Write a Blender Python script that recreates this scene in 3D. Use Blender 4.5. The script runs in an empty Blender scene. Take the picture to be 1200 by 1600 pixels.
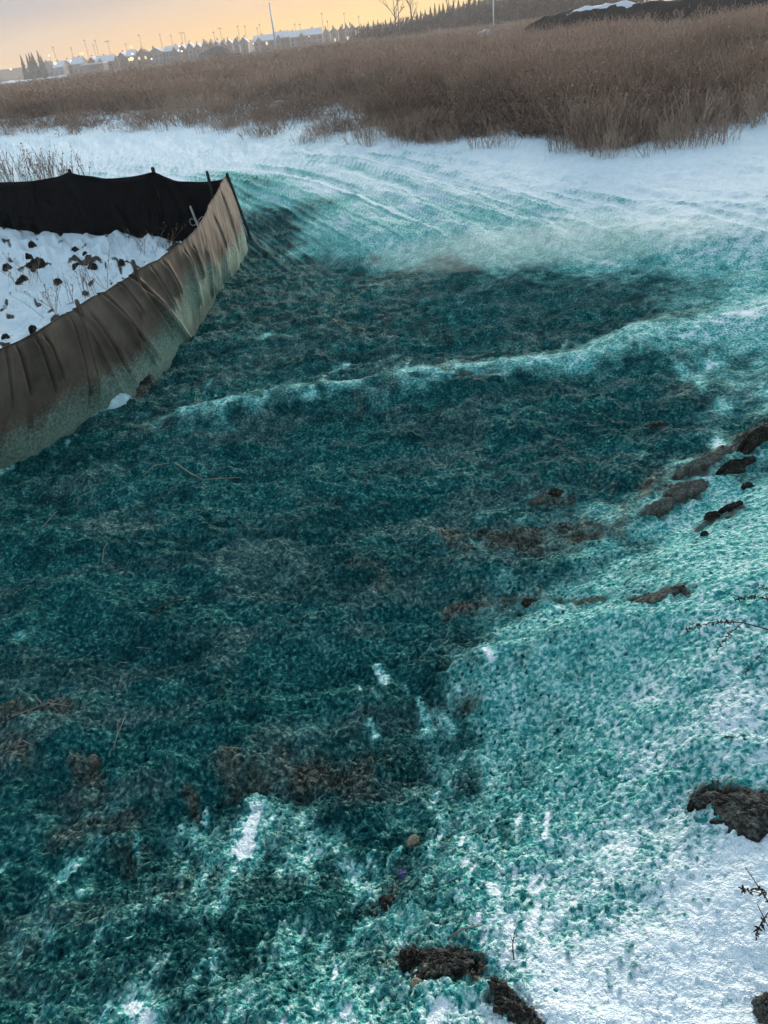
import bpy, bmesh, math, random
import numpy as np
from math import radians, sin, cos, pi
from mathutils import Vector, Matrix, noise as mnoise

scene = bpy.context.scene
C = scene.collection
random.seed(7)
RNG = np.random.default_rng(11)

# ------------------------------------------------------------------ camera
CAM_H = 2.15
PITCH, ROLL, FOC = radians(33.3), radians(6.8), 1155.0      # focal length in photo pixels (1200 x 1600)
FWD = np.array([0, cos(PITCH), -sin(PITCH)])
R0 = np.array([1.0, 0, 0]); U0 = np.array([0, sin(PITCH), cos(PITCH)])
RIGHT = cos(ROLL) * R0 - sin(ROLL) * U0
UP = sin(ROLL) * R0 + cos(ROLL) * U0
cam_data = bpy.data.cameras.new('camera')
cam = bpy.data.objects.new('camera', cam_data); C.objects.link(cam)
m = Matrix.Identity(4)
for i in range(3):
    m[i][0] = RIGHT[i]; m[i][1] = UP[i]; m[i][2] = -FWD[i]
m[2][3] = CAM_H
cam.matrix_world = m
cam_data.sensor_fit = 'VERTICAL'; cam_data.sensor_height = 36.0
cam_data.lens = 36.0 * FOC / 1600.0
cam_data.clip_start = 0.05; cam_data.clip_end = 12000
scene.camera = cam

# ------------------------------------------------------------------ sky, sun, exposure
EXPOSURE = 2.15
VEIL = 1.0 / (0.15 * 2 ** EXPOSURE)
SUN_AZ, SUN_EL = radians(16.0), radians(8.0)                 # azimuth from +Y towards +X
world = bpy.data.worlds.new('World'); scene.world = world; world.use_nodes = True
wn, wl = world.node_tree.nodes, world.node_tree.links
wn.clear()
w_out = wn.new('ShaderNodeOutputWorld'); w_bg = wn.new('ShaderNodeBackground')
sky = wn.new('ShaderNodeTexSky'); sky.sky_type = 'NISHITA'; sky.sun_disc = False
sky.sun_elevation = SUN_EL; sky.sun_rotation = SUN_AZ
sky.air_density = 1.0; sky.dust_density = 1.5; sky.ozone_density = 0.8; sky.altitude = 200
SKY_K = 0.15
w_bg.inputs['Strength'].default_value = SKY_K
def wnode(t, **kw):
    n = wn.new(t)
    for k, v in kw.items(): setattr(n, k, v)
    return n
def wmath(op, a, b=None, clamp=False):
    n = wnode('ShaderNodeMath', operation=op, use_clamp=clamp)
    for i, v in enumerate((a, b)):
        if v is None: continue
        if isinstance(v, (int, float)): n.inputs[i].default_value = v
        else: wl.new(v, n.inputs[i])
    return n.outputs[0]
def wramp(fac, stops):
    r = wn.new('ShaderNodeValToRGB'); e = r.color_ramp.elements
    while len(e) < len(stops): e.new(0.5)
    for i, (p, c) in enumerate(stops): e[i].position = p; e[i].color = (*c, 1)
    wl.new(fac, r.inputs[0]); return r.outputs[0]
def wmix(f, a, b):
    t = wnode('ShaderNodeMix', data_type='RGBA')
    for s_, v in ((0, f), (6, a), (7, b)):
        if isinstance(v, (int, float)): t.inputs[s_].default_value = v
        else: wl.new(v, t.inputs[s_])
    return t.outputs[2]
# a thin veil of evening cloud lies over the lower sky: peach towards the set sun, grey lilac away from it
tc = wn.new('ShaderNodeTexCoord'); sep = wn.new('ShaderNodeSeparateXYZ'); wl.new(tc.outputs['Generated'], sep.inputs[0])
elev = wmath('ARCSINE', sep.outputs['Z'])
mp = wn.new('ShaderNodeMapping'); mp.inputs['Scale'].default_value = (2.2, 2.2, 30.0); wl.new(tc.outputs['Generated'], mp.inputs['Vector'])
cn = wnode('ShaderNodeTexNoise'); cn.inputs['Scale'].default_value = 1.6; cn.inputs['Detail'].default_value = 5; wl.new(mp.outputs[0], cn.inputs['Vector'])
dt = wnode('ShaderNodeVectorMath', operation='DOT_PRODUCT'); wl.new(tc.outputs['Generated'], dt.inputs[0])
GLOW_AZ = radians(16)
dt.inputs[1].default_value = (sin(GLOW_AZ), cos(GLOW_AZ), 0.05)
ang = wmath('ARCCOSINE', wmath('MULTIPLY', dt.outputs['Value'], 0.9999))
e2 = wmath('ADD', elev, wmath('MULTIPLY', wmath('SUBTRACT', cn.outputs['Fac'], 0.5), 0.035))
# how far the veil has turned grey: rises with height and with the angle from the sunset
gfac = wmath('ADD', wmath('MULTIPLY', e2, 6.0), wmath('MULTIPLY', wmath('SUBTRACT', ang, 0.30), 0.85))
veil = wramp(gfac, [(0.0, (1.0, 0.69, 0.25)), (0.16, (0.98, 0.62, 0.28)), (0.36, (0.76, 0.56, 0.39)), (0.60, (0.43, 0.40, 0.41)), (1.0, (0.55, 0.67, 0.77))])
vk = wnode('ShaderNodeVectorMath', operation='SCALE'); wl.new(veil, vk.inputs[0]); vk.inputs['Scale'].default_value = VEIL
vfac = wramp(elev, [(0.0, (1, 1, 1)), (0.10, (1, 1, 1)), (0.75, (0.42, 0.42, 0.42))])
col = wmix(vfac, sky.outputs[0], vk.outputs[0])
wl.new(col, w_bg.inputs[0]); wl.new(w_bg.outputs[0], w_out.inputs[0])
sun_d = bpy.data.lights.new('sun', 'SUN'); sun_d.energy = 1.05; sun_d.angle = radians(12)
sun_d.color = (1.0, 0.88, 0.74)
sun = bpy.data.objects.new('sun', sun_d); C.objects.link(sun)
sdir = Vector((sin(SUN_AZ) * cos(SUN_EL), cos(SUN_AZ) * cos(SUN_EL), sin(SUN_EL)))
sun.rotation_euler = sdir.to_track_quat('Z', 'Y').to_euler()
sun.location = (0, 0, 30)
vs = scene.view_settings
vs.view_transform = 'Standard'; vs.look = 'None'; vs.gamma = 1.0; vs.use_curve_mapping = False
vs.exposure = EXPOSURE
scene.display_settings.display_device = 'sRGB'
scene.cycles.max_bounces = 3; scene.cycles.diffuse_bounces = 1; scene.cycles.glossy_bounces = 1; scene.cycles.transmission_bounces = 1; scene.cycles.volume_bounces = 1
scene.cycles.use_denoising = True; scene.cycles.denoiser = 'OPENIMAGEDENOISE'; scene.cycles.denoising_input_passes = 'RGB_ALBEDO_NORMAL'; scene.cycles.denoising_prefilter = 'ACCURATE'
scene.cycles.use_adaptive_sampling = True; scene.cycles.adaptive_threshold = 0.018; scene.cycles.adaptive_min_samples = 24

# ------------------------------------------------------------------ helpers
def ray(px, py):
    d = FWD * FOC + RIGHT * (px - 600) - UP * (py - 800)
    return d / np.linalg.norm(d)
def at(px, py, z=0.0):                       # the point of a sight line that lies at height z
    d = ray(px, py); t = (z - CAM_H) / d[2]
    return np.array([0, 0, CAM_H]) + d * t
def atY(px, py, Y):                          # the point of a sight line that lies Y metres ahead
    d = ray(px, py); t = Y / d[1]
    return np.array([0, 0, CAM_H]) + d * t
def sstep(a, b, x):
    t = np.clip((x - a) / (b - a), 0, 1); return t * t * (3 - 2 * t)
def _hash(ix, iy, seed):
    h = ix.astype(np.int32).view(np.uint32) * np.uint32(374761393) + iy.astype(np.int32).view(np.uint32) * np.uint32(668265263) + np.uint32((seed * 2654435761) & 0xFFFFFFFF)
    h = (h ^ (h >> np.uint32(13))) * np.uint32(1274126177)
    h = (h ^ (h >> np.uint32(16))) * np.uint32(2246822519)
    return h ^ (h >> np.uint32(15))
_GA = np.arange(1024) * (2 * pi / 1024); _GC = np.cos(_GA).astype(np.float32); _GS = np.sin(_GA).astype(np.float32)
def perlin(x, y, seed=0):
    x = np.asarray(x, np.float32); y = np.asarray(y, np.float32) + np.zeros_like(x); x = x + np.zeros_like(y)
    ix = np.floor(x); iy = np.floor(y); fx = x - ix; fy = y - iy
    u = fx * fx * fx * (fx * (fx * 6 - 15) + 10); v = fy * fy * fy * (fy * (fy * 6 - 15) + 10)
    def g(dx, dy):
        a = (_hash(ix + np.float32(dx), iy + np.float32(dy), seed) >> np.uint32(22)).astype(np.int32)
        return _GC[a] * (fx - np.float32(dx)) + _GS[a] * (fy - np.float32(dy))
    n0 = g(0, 0); n0 += (g(1, 0) - n0) * u; n1 = g(0, 1); n1 += (g(1, 1) - n1) * u
    return (n0 + (n1 - n0) * v) * np.float32(1.5)
def fbm(x, y, oct=4, seed=0, gain=0.5):
    s = 0; a = 1.0; f = 1.0
    for o in range(oct):
        s = s + a * perlin(x * f + 17.3 * o, y * f - 9.1 * o, seed + o); a *= gain; f *= 2.03
    return s
def worley(x, y, seed=0):                    # distance to the nearest of jittered points, and that point's random number
    x = np.asarray(x, np.float32); y = np.asarray(y, np.float32)
    ix = np.floor(x); iy = np.floor(y); best = np.full(x.shape, 81.0, np.float32); rid = np.zeros(x.shape, np.uint32)
    for dx in (-1, 0, 1):
        for dy in (-1, 0, 1):
            jx = ix + np.float32(dx); jy = iy + np.float32(dy); h = _hash(jx, jy, seed)
            qx = jx + (h & np.uint32(0xFFFF)).astype(np.float32) * np.float32(1 / 65536); qy = jy + (h >> np.uint32(16)).astype(np.float32) * np.float32(1 / 65536)
            d = (x - qx) ** 2 + (y - qy) ** 2; k = d < best
            best = np.where(k, d, best); rid = np.where(k, h, rid)
    return np.sqrt(best), ((rid * np.uint32(2654435761)) >> np.uint32(20)).astype(np.float32) / 4095.0
def seg_dist(x, y, pts):                     # distance to a polyline and the running position along it (0..1)
    best = np.full(np.shape(x), 1e9); tt = np.zeros(np.shape(x)); n = len(pts) - 1
    for i in range(n):
        ax, ay = pts[i][0], pts[i][1]; bx, by = pts[i + 1][0], pts[i + 1][1]
        vx, vy = bx - ax, by - ay; L = vx * vx + vy * vy + 1e-12
        t = np.clip(((x - ax) * vx + (y - ay) * vy) / L, 0, 1)
        d = np.hypot(x - ax - t * vx, y - ay - t * vy); k = d < best
        best = np.where(k, d, best); tt = np.where(k, (i + t) / n, tt)
    return best, tt
def poly_sd(x, y, pts):                      # signed distance to a polygon, positive inside
    n = len(pts); d, _ = seg_dist(x, y, list(pts) + [pts[0]])
    ins = np.zeros(np.shape(x), bool)
    for i in range(n):
        ax, ay = pts[i][0], pts[i][1]; bx, by = pts[(i + 1) % n][0], pts[(i + 1) % n][1]
        k = ((ay > y) != (by > y)) & (x < (bx - ax) * (y - ay) / (by - ay + 1e-12) + ax)
        ins ^= k
    return np.where(ins, d, -d)

def tag(o, label=None, cat=None, group=None, kind=None):
    if label: o['label'] = label
    if cat: o['category'] = cat
    if group: o['group'] = group
    if kind: o['kind'] = kind
    return o
def mesh_np(name, co, faces, smooth=True):
    """co (n,3), faces (m,3) or (m,4) -> mesh data"""
    me = bpy.data.meshes.new(name); co = np.asarray(co, np.float32); faces = np.asarray(faces, np.int32)
    me.vertices.add(len(co)); me.vertices.foreach_set('co', co.ravel())
    k = faces.shape[1]
    me.loops.add(faces.size); me.loops.foreach_set('vertex_index', faces.ravel())
    me.polygons.add(len(faces)); me.polygons.foreach_set('loop_start', np.arange(0, faces.size, k, dtype=np.int32))
    try: me.polygons.foreach_set('loop_total', np.full(len(faces), k, np.int32))
    except Exception: pass
    me.polygons.foreach_set('use_smooth', np.full(len(faces), smooth))
    me.update(calc_edges=True)
    return me
def attr(me, name, val):
    a = me.attributes.new(name, 'FLOAT', 'POINT'); a.data.foreach_set('value', np.asarray(val, np.float32).ravel())
def link(name, me, mat=None, parent=None):
    o = bpy.data.objects.new(name, me); C.objects.link(o)
    if mat and not me.materials: me.materials.append(mat)
    if parent: o.parent = parent
    return o
def empty(name, loc, rz=0.0):
    o = bpy.data.objects.new(name, None); C.objects.link(o); o.location = loc; o.rotation_euler = (0, 0, rz)
    o.empty_display_size = 0.1
    return o
class MB:
    """collects vertices and polygons"""
    def __init__(s): s.v = []; s.f = []
    def add(s, vs, fs):
        b = len(s.v); s.v += [tuple(p) for p in vs]; s.f += [tuple(i + b for i in f) for f in fs]
    def box(s, c, d):
        x, y, z = c; a, b, e = d[0] / 2, d[1] / 2, d[2] / 2
        s.add([(x - a, y - b, z - e), (x + a, y - b, z - e), (x + a, y + b, z - e), (x - a, y + b, z - e),
               (x - a, y - b, z + e), (x + a, y - b, z + e), (x + a, y + b, z + e), (x - a, y + b, z + e)],
              [(0, 3, 2, 1), (4, 5, 6, 7), (0, 1, 5, 4), (1, 2, 6, 5), (2, 3, 7, 6), (3, 0, 4, 7)])
    def tube(s, pts, rad, n=6):
        pts = [Vector(p) for p in pts]
        if not hasattr(rad, '__len__'): rad = [rad] * len(pts)
        b = len(s.v)
        for i, p in enumerate(pts):
            t = (pts[min(i + 1, len(pts) - 1)] - pts[max(i - 1, 0)]).normalized()
            a = t.orthogonal().normalized() if i == 0 else (a - t * a.dot(t)).normalized()
            c = t.cross(a)
            for k in range(n):
                q = p + (a * cos(2 * pi * k / n) + c * sin(2 * pi * k / n)) * rad[i]; s.v.append(tuple(q))
        for i in range(len(pts) - 1):
            for k in range(n):
                k2 = (k + 1) % n
                s.f.append((b + i * n + k, b + i * n + k2, b + (i + 1) * n + k2, b + (i + 1) * n + k))
        s.f.append(tuple(b + k for k in reversed(range(n)))); e = b + (len(pts) - 1) * n
        s.f.append(tuple(e + k for k in range(n)))
    def build(s, name, mat, parent=None, smooth=False):
        me = bpy.data.meshes.new(name); me.from_pydata(s.v, [], s.f); me.validate()
        if smooth:
            me.polygons.foreach_set('use_smooth', np.ones(len(me.polygons), bool))
        return link(name, me, mat, parent)

# ------------------------------------------------------------------ materials
def newmat(name):
    mt = bpy.data.materials.new(name); mt.use_nodes = True
    nt = mt.node_tree; b = nt.nodes['Principled BSDF']
    b.inputs['Roughness'].default_value = 0.9; b.inputs['Specular IOR Level'].default_value = 0.2
    return mt, nt.nodes, nt.links, b
def n_noise(N, L, vec, scale, detail=3.0, rough=0.55, dist=0.0):
    t = N.new('ShaderNodeTexNoise'); t.inputs['Scale'].default_value = scale
    t.inputs['Detail'].default_value = detail; t.inputs['Roughness'].default_value = rough
    t.inputs['Distortion'].default_value = dist
    if vec: L.new(vec, t.inputs['Vector'])
    return t.outputs['Fac']
def n_ramp(N, L, fac, stops):
    r = N.new('ShaderNodeValToRGB'); e = r.color_ramp.elements
    while len(e) < len(stops): e.new(0.5)
    for i, (p, c) in enumerate(stops):
        e[i].position = p; e[i].color = (*c, 1) if len(c) == 3 else c
    L.new(fac, r.inputs[0]); return r.outputs[0]
def n_math(N, L, op, a, b=None, clamp=False):
    t = N.new('ShaderNodeMath'); t.operation = op; t.use_clamp = clamp
    for i, v in enumerate((a, b)):
        if v is None: continue
        if isinstance(v, (int, float)): t.inputs[i].default_value = v
        else: L.new(v, t.inputs[i])
    return t.outputs[0]
def n_map(N, L, v, a, b, c=0.0, d=1.0, smooth=True):
    t = N.new('ShaderNodeMapRange'); t.interpolation_type = 'SMOOTHSTEP' if smooth else 'LINEAR'
    for i, q in enumerate((a, b, c, d)): t.inputs[i + 1].default_value = q
    L.new(v, t.inputs[0]); return t.outputs[0]
def n_mix(N, L, f, a, b):
    t = N.new('ShaderNodeMix'); t.data_type = 'RGBA'
    for s, v in ((0, f), (6, a), (7, b)):
        if isinstance(v, (int, float)): t.inputs[s].default_value = v
        elif isinstance(v, tuple): t.inputs[s].default_value = (*v, 1)
        else: L.new(v, t.inputs[s])
    return t.outputs[2]
def n_attr(N, name):
    t = N.new('ShaderNodeAttribute'); t.attribute_name = name; return t.outputs['Fac']
def n_pos(N):
    return N.new('ShaderNodeNewGeometry').outputs['Position']
def n_bump(N, L, h, b, strength=0.5, dist=0.01):
    t = N.new('ShaderNodeBump'); t.inputs['Strength'].default_value = strength; t.inputs['Distance'].default_value = dist
    L.new(h, t.inputs['Height']); L.new(t.outputs[0], b.inputs['Normal'])
def simple(name, col, var=0.25, scale=8.0, rough=0.85, bump=0.0):
    mt, N, L, b = newmat(name)
    co = N.new('ShaderNodeTexCoord').outputs['Object']
    f = n_noise(N, L, co, scale, 5)
    c = n_ramp(N, L, f, [(0.25, tuple(x * (1 - var) for x in col)), (0.75, tuple(min(1, x * (1 + var)) for x in col))])
    L.new(c, b.inputs['Base Color']); b.inputs['Roughness'].default_value = rough
    if bump: n_bump(N, L, n_noise(N, L, co, scale * 4, 4), b, bump, 0.02)
    return mt

# ground: snow, wet green wood-fibre mulch sprayed over it, bare soil
def ground_material():
    mt, N, L, b = newmat('ground_cover')
    pos = n_pos(N); cov = n_attr(N, 'cov'); soil = n_attr(N, 'soil'); dead = n_attr(N, 'dead'); tone = n_attr(N, 'tone'); drift = n_attr(N, 'drift')
    f1 = n_noise(N, L, pos, 60, 3, 0.70)
    fine = n_math(N, L, 'ADD', n_math(N, L, 'MULTIPLY', n_math(N, L, 'SUBTRACT', f1, 0.5), 1.3), n_math(N, L, 'ADD', n_math(N, L, 'MULTIPLY', n_math(N, L, 'SUBTRACT', tone, 0.5), 0.30), 0.5))
    # mulch: dark wet teal to pale green fibre, drifting to grey where it dried, brown where soil shows between
    teal = n_ramp(N, L, fine, [(0.30, (0.002, 0.036, 0.040)), (0.48, (0.005, 0.080, 0.082)), (0.62, (0.020, 0.150, 0.136)), (0.76, (0.12, 0.33, 0.27))])
    dusty = n_ramp(N, L, fine, [(0.30, (0.012, 0.045, 0.048)), (0.48, (0.042, 0.108, 0.104)), (0.62, (0.095, 0.180, 0.162)), (0.76, (0.25, 0.34, 0.29))])
    teal = n_mix(N, L, n_map(N, L, drift, 0.46, 0.76, 0.0, 0.8), teal, dusty)
    teal = n_mix(N, L, n_map(N, L, n_attr(N, 'wet'), 0.40, 0.78, 0.0, 0.75), teal, n_ramp(N, L, fine, [(0.30, (0.001, 0.022, 0.026)), (0.50, (0.003, 0.048, 0.052)), (0.66, (0.012, 0.095, 0.092)), (0.78, (0.07, 0.22, 0.18))]))
    brown = n_ramp(N, L, fine, [(0.30, (0.018, 0.027, 0.023)), (0.48, (0.070, 0.082, 0.066)), (0.62, (0.145, 0.155, 0.124)), (0.76, (0.31, 0.31, 0.25))])
    teal = n_mix(N, L, n_map(N, L, soil, 0.14, 0.62, 0.0, 0.92), teal, brown)
    pale = n_ramp(N, L, fine, [(0.28, (0.020, 0.215, 0.210)), (0.45, (0.09, 0.42, 0.385)), (0.58, (0.27, 0.63, 0.56)), (0.72, (0.62, 0.86, 0.76))])
    mul = n_mix(N, L, n_map(N, L, cov, 0.50, 0.92), pale, teal)
    snow = n_ramp(N, L, tone, [(0.3, (0.72, 0.83, 0.86)), (0.7, (0.82, 0.90, 0.91))])
    a = n_math(N, L, 'ADD', cov, n_math(N, L, 'MULTIPLY', n_math(N, L, 'SUBTRACT', fine, 0.5), -0.85))
    k = n_map(N, L, a, 0.02, 0.50)
    col = n_mix(N, L, k, snow, mul)
    earth = n_ramp(N, L, fine, [(0.34, (0.012, 0.010, 0.008)), (0.5, (0.048, 0.041, 0.033)), (0.68, (0.16, 0.14, 0.11))])
    s = n_math(N, L, 'ADD', soil, n_math(N, L, 'MULTIPLY', n_math(N, L, 'SUBTRACT', fine, 0.5), 0.9))
    col = n_mix(N, L, n_map(N, L, s, 0.68, 0.95), col, earth)
    straw = n_ramp(N, L, fine, [(0.35, (0.050, 0.038, 0.028)), (0.65, (0.18, 0.135, 0.10))])
    d = n_math(N, L, 'ADD', dead, n_math(N, L, 'MULTIPLY', n_math(N, L, 'SUBTRACT', drift, 0.5), 0.9))
    col = n_mix(N, L, n_map(N, L, d, 0.40, 0.62), col, straw)
    L.new(col, b.inputs['Base Color'])
    b.inputs['Roughness'].default_value = 0.85; b.inputs['Specular IOR Level'].default_value = 0.06
    n_bump(N, L, f1, b, 1.0, 0.022)
    return mt
M_ground = ground_material()

# ------------------------------------------------------------------ terrain
def P2(lst, z=0.0): return [tuple(at(px, py, z)[:2]) for px, py in lst]
BANK = P2([(1330, 560), (1200, 668), (1090, 735), (1000, 800), (900, 852), (820, 892), (735, 955), (705, 1000), (735, 1070), (700, 1140), (620, 1195), (530, 1242), (380, 1255)], 0.12) \
    + [(-1.0, 1.25), (-2.2, 0.4), (-2.6, -3), (9, -3), (9, 5.2)]
RIDGE = P2([(1330, 560), (1200, 655), (1100, 715), (1000, 785), (900, 835), (800, 850), (700, 862)], 0.15)
CREST = P2([(690, 965), (760, 945), (860, 932), (960, 936)], 0.3)
BERM = P2([(295, 632), (400, 610), (500, 592), (600, 577), (750, 560), (900, 538), (1000, 516), (1200, 472), (1400, 430)], 0.1)
ROAD = P2([(385, 306), (430, 338), (480, 372), (540, 398), (640, 392), (800, 386), (1000, 388), (1200, 402), (1450, 425)], 0.05) + [(30, 9), (30, 60), (-60, 60), (-60, 34), (-5.2, 14.2), (-1.6, 10.9)]
FLINE = [tuple(at(px, py, 0)[:2]) for px, py in [(383, 388), (360, 425), (340, 452), (290, 525), (210, 605), (130, 648), (65, 692), (0, 735), (-200, 830)]]
BLACKL = [tuple(at(px, py, 0)[:2]) for px, py in [(383, 388), (290, 362), (150, 358), (0, 355), (-160, 352)]]
YARD = FLINE + [(-8, 4.2), (-9, 14.5)] + BLACKL[::-1][:-1]
BRUSHLINE = [(-60, 62), (-30, 45)] + P2([(0, 214), (120, 212), (300, 206), (480, 224), (600, 226), (700, 228), (850, 240), (1000, 238), (1080, 225), (1200, 190), (1400, 140)]) + [(26, 24), (40, 28)]
FIELD = BRUSHLINE + [(900, 30), (3000, 3500), (-3000, 3500), (-900, 200)]
TRACKS = [P2(l) for l in ([(300, 236), (430, 238), (560, 248), (680, 285), (800, 335), (930, 395)],
                          [(300, 246), (420, 250), (540, 268), (650, 310), (740, 352), (830, 392)],
                          [(450, 242), (620, 252), (760, 275), (900, 300), (1080, 340), (1250, 390)],
                          [(-80, 234), (120, 232), (300, 231), (480, 233), (640, 243), (800, 268)],
                          [(480, 285), (600, 325), (700, 372), (760, 398)])]
TRACK_P = [(0.03, 0.12), (0.035, 0.14), (0.025, 0.10), (0.03, 0.14), (0.025, 0.10)]

SPINE = P2([(-260, 236), (60, 234), (300, 238), (450, 246), (560, 258), (680, 282), (800, 316), (900, 345), (1020, 378), (1200, 425), (1400, 470)])
def track_coord(x, y):                       # metres across and along the wheel tracks
    best = np.full(x.shape, 1e9); A_ = np.zeros(x.shape); run = 0.0
    for i in range(len(SPINE) - 1):
        ax, ay = SPINE[i]; bx, by = SPINE[i + 1]; vx, vy = bx - ax, by - ay; L_ = math.hypot(vx, vy)
        t = np.clip(((x - ax) * vx + (y - ay) * vy) / L_ ** 2, 0, 1); dx, dy = x - ax - t * vx, y - ay - t * vy
        d = np.hypot(dx, dy); k = d < np.abs(best); best = np.where(k, d * np.sign(vx * dy - vy * dx), best); A_ = np.where(k, run + t * L_, A_); run += L_
    return best, A_
def macro(x, y):
    r = np.hypot(x, y)
    wx = x + 0.10 * perlin(x * 1.1, y * 1.1, 3); wy = y + 0.10 * perlin(x * 1.1 + 40, y * 1.1, 4)
    sb = poly_sd(wx, wy, BANK)
    h = -0.04 + 0.50 * sstep(-0.25, 1.15, sb)
    d, t = seg_dist(wx, wy, RIDGE); h += 0.085 * np.exp(-(d / 0.15) ** 2)
    d, t = seg_dist(wx, wy, CREST); h += 0.035 * np.exp(-(d / 0.06) ** 2)
    d, t = seg_dist(wx, wy, BERM); h += 0.10 * np.exp(-(d / (0.13 + 0.22 * t)) ** 2)
    sr = poly_sd(wx, wy, ROAD); h += 0.17 * sstep(-0.35, 0.7, sr)
    for (a, w), tr in zip(TRACK_P, TRACKS):
        d, t = seg_dist(wx, wy, tr); h += -a * np.exp(-(d / w) ** 2) + 0.5 * a * np.exp(-((d - 2 * w) / w) ** 2)
    ys = poly_sd(x, y, YARD)
    h += sstep(-0.05, 0.5, ys) * (0.06 + 0.10 * fbm(x * 1.6, y * 1.6, 4, 61) + 0.05 * fbm(x * 5, y * 5, 3, 63))
    # loose undulation; grows a little with distance
    near = 1 - sstep(25, 60, r)
    h += near * (0.028 * perlin(x * 0.55, y * 0.7, 11) + 0.024 * perlin(x * 1.7, y * 2.0, 12) + 0.016 * fbm(x * 4.2, y * 5.2, 3, 13))
    h += sstep(20, 60, r) * 0.35 * perlin(x * 0.035, y * 0.035, 15)
    h -= 3.4 * sstep(70, 330, r)
    return h
def _z_table():
    ta = np.linspace(-1.5, 1.5, 760); tl = np.linspace(math.log(0.3), math.log(60), 420)
    TA, TL = np.meshgrid(ta, tl); R = np.exp(TL)
    return ta, tl, macro((np.sin(TA) * R).ravel(), (np.cos(TA) * R).ravel()).reshape(TA.shape)
Z_TAB = _z_table()
def gz(x, y):
    x, y = float(x), float(y); ta, tl, T = Z_TAB
    u = (math.atan2(x, y) - ta[0]) / (ta[1] - ta[0]); v = (math.log(math.hypot(x, y) + 1e-9) - tl[0]) / (tl[1] - tl[0])
    if not (0 <= u < len(ta) - 1 and 0 <= v < len(tl) - 1): return float(macro(np.array([x]), np.array([y]))[0])
    i, j = int(u), int(v); fu, fv = u - i, v - j
    return float((T[j, i] * (1 - fu) + T[j, i + 1] * fu) * (1 - fv) + (T[j + 1, i] * (1 - fu) + T[j + 1, i + 1] * fu) * fv)
def atg(px, py):                             # where a sight line meets the terrain
    z = 0.2
    for _ in range(14):
        p = at(px, py, z); z = 0.5 * z + 0.5 * gz(p[0], p[1])
    p = at(px, py, z); return Vector((p[0], p[1], gz(p[0], p[1])))

# cover of sprayed mulch, surveyed from the photograph and kept as points on the ground
COV = {232: [(0, 0), (200, 0), (350, .10), (480, .30), (640, .12), (800, 0), (1000, 0), (1150, 0)],
       262: [(380, .1), (460, .30), (560, .45), (660, .35), (760, .12), (900, .02), (1060, 0)],
       300: [(395, .65), (425, .45), (470, .45), (520, .40), (600, .50), (700, .45), (850, .15), (1000, .06), (1150, .03)],
       345: [(400, .95), (440, .85), (480, .62), (550, .36), (650, .42), (760, .5), (900, .28), (1050, .12), (1180, .12)],
       385: [(420, .9), (500, .75), (600, .48), (750, .5), (900, .45), (1050, .35), (1180, .28)],
       415: [(400, 1), (460, 1), (560, .9), (700, .85), (850, .82), (1000, .72), (1100, .55)], 440: [(400, 1), (500, 1), (700, .97), (850, .97), (1000, .92), (1100, .75), (1190, .55)],
       490: [(350, 1), (600, .97), (800, 1), (950, 1), (1080, .85), (1190, .6)],
       570: [(1050, .92), (1150, .75)], 610: [(250, .95), (450, .98), (700, 1), (900, 1), (1050, .97), (1150, .78), (1195, .55)], 650: [(950, 1), (1080, 1), (1160, .85)],
       700: [(100, 1), (400, 1), (700, 1), (950, 1), (1130, .75)],
       800: [(0, 1), (300, 1), (600, 1), (850, .97), (1000, .9), (1100, .62), (1190, .58)],
       880: [(0, 1), (300, 1), (600, 1), (790, .97), (900, .80), (1000, .70), (1100, .64), (1190, .6)],
       960: [(0, 1), (300, 1), (600, 1), (690, .95), (800, .78), (950, .68), (1100, .55), (1190, .5)],
       1080: [(0, 1), (300, 1), (550, .97), (700, .92), (790, .74), (880, .66), (960, .60), (1100, .45), (1190, .42)],
       1180: [(0, 1), (300, 1), (560, .95), (660, .84), (770, .74), (900, .62), (1050, .5), (1190, .46)],
       1280: [(0, .98), (200, .97), (400, .82), (550, .85), (700, .72), (850, .6), (1000, .48), (1100, .33)],
       1380: [(0, .96), (200, .93), (350, .88), (500, .82), (650, .76), (800, .6), (950, .4), (1080, .2), (1190, .10)],
       1480: [(0, .96), (200, .93), (400, .88), (560, .72), (700, .6), (800, .4), (950, .2), (1100, .08), (1190, .05)],
       1590: [(0, .93), (200, .80), (350, .80), (450, .72), (550, .45), (700, .25), (850, .12), (1000, .08), (1190, .05)]}
cp = []
for py_, row in COV.items():
    for px_, v in row:
        v *= ((0.36 if px_ > 440 else 0.2) if not (py_ == 300 and px_ < 440) else 1.0) if py_ < 320 else ((0.75 if px_ > 490 else 1.1) if py_ < 400 else 1.0)
        if py_ > 780 and px_ > 780: v -= 0.13
        p = at(px_, py_, 0.45 if (py_ > 1000 and px_ > 500) else (0.25 if py_ > 780 and px_ > 700 else 0.02))
        cp.append((math.atan2(p[0], p[1]), math.log(math.hypot(p[0], p[1])), v))
cp = np.array(cp)
def _cov_table():
    ta = np.linspace(-1.35, 1.35, 180); tl = np.linspace(math.log(0.25), math.log(70), 170)
    TA, TL = np.meshgrid(ta, tl); num = np.zeros(TA.shape); den = np.zeros(TA.shape)
    for a, l, v in cp:
        w = 1.0 / ((((TA - a) / 0.9) ** 2 + ((TL - l) / 1.3) ** 2) + 0.0012) ** 2.2
        num += w * v; den += w
    return ta, tl, num / den
COV_TAB = _cov_table()
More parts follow.
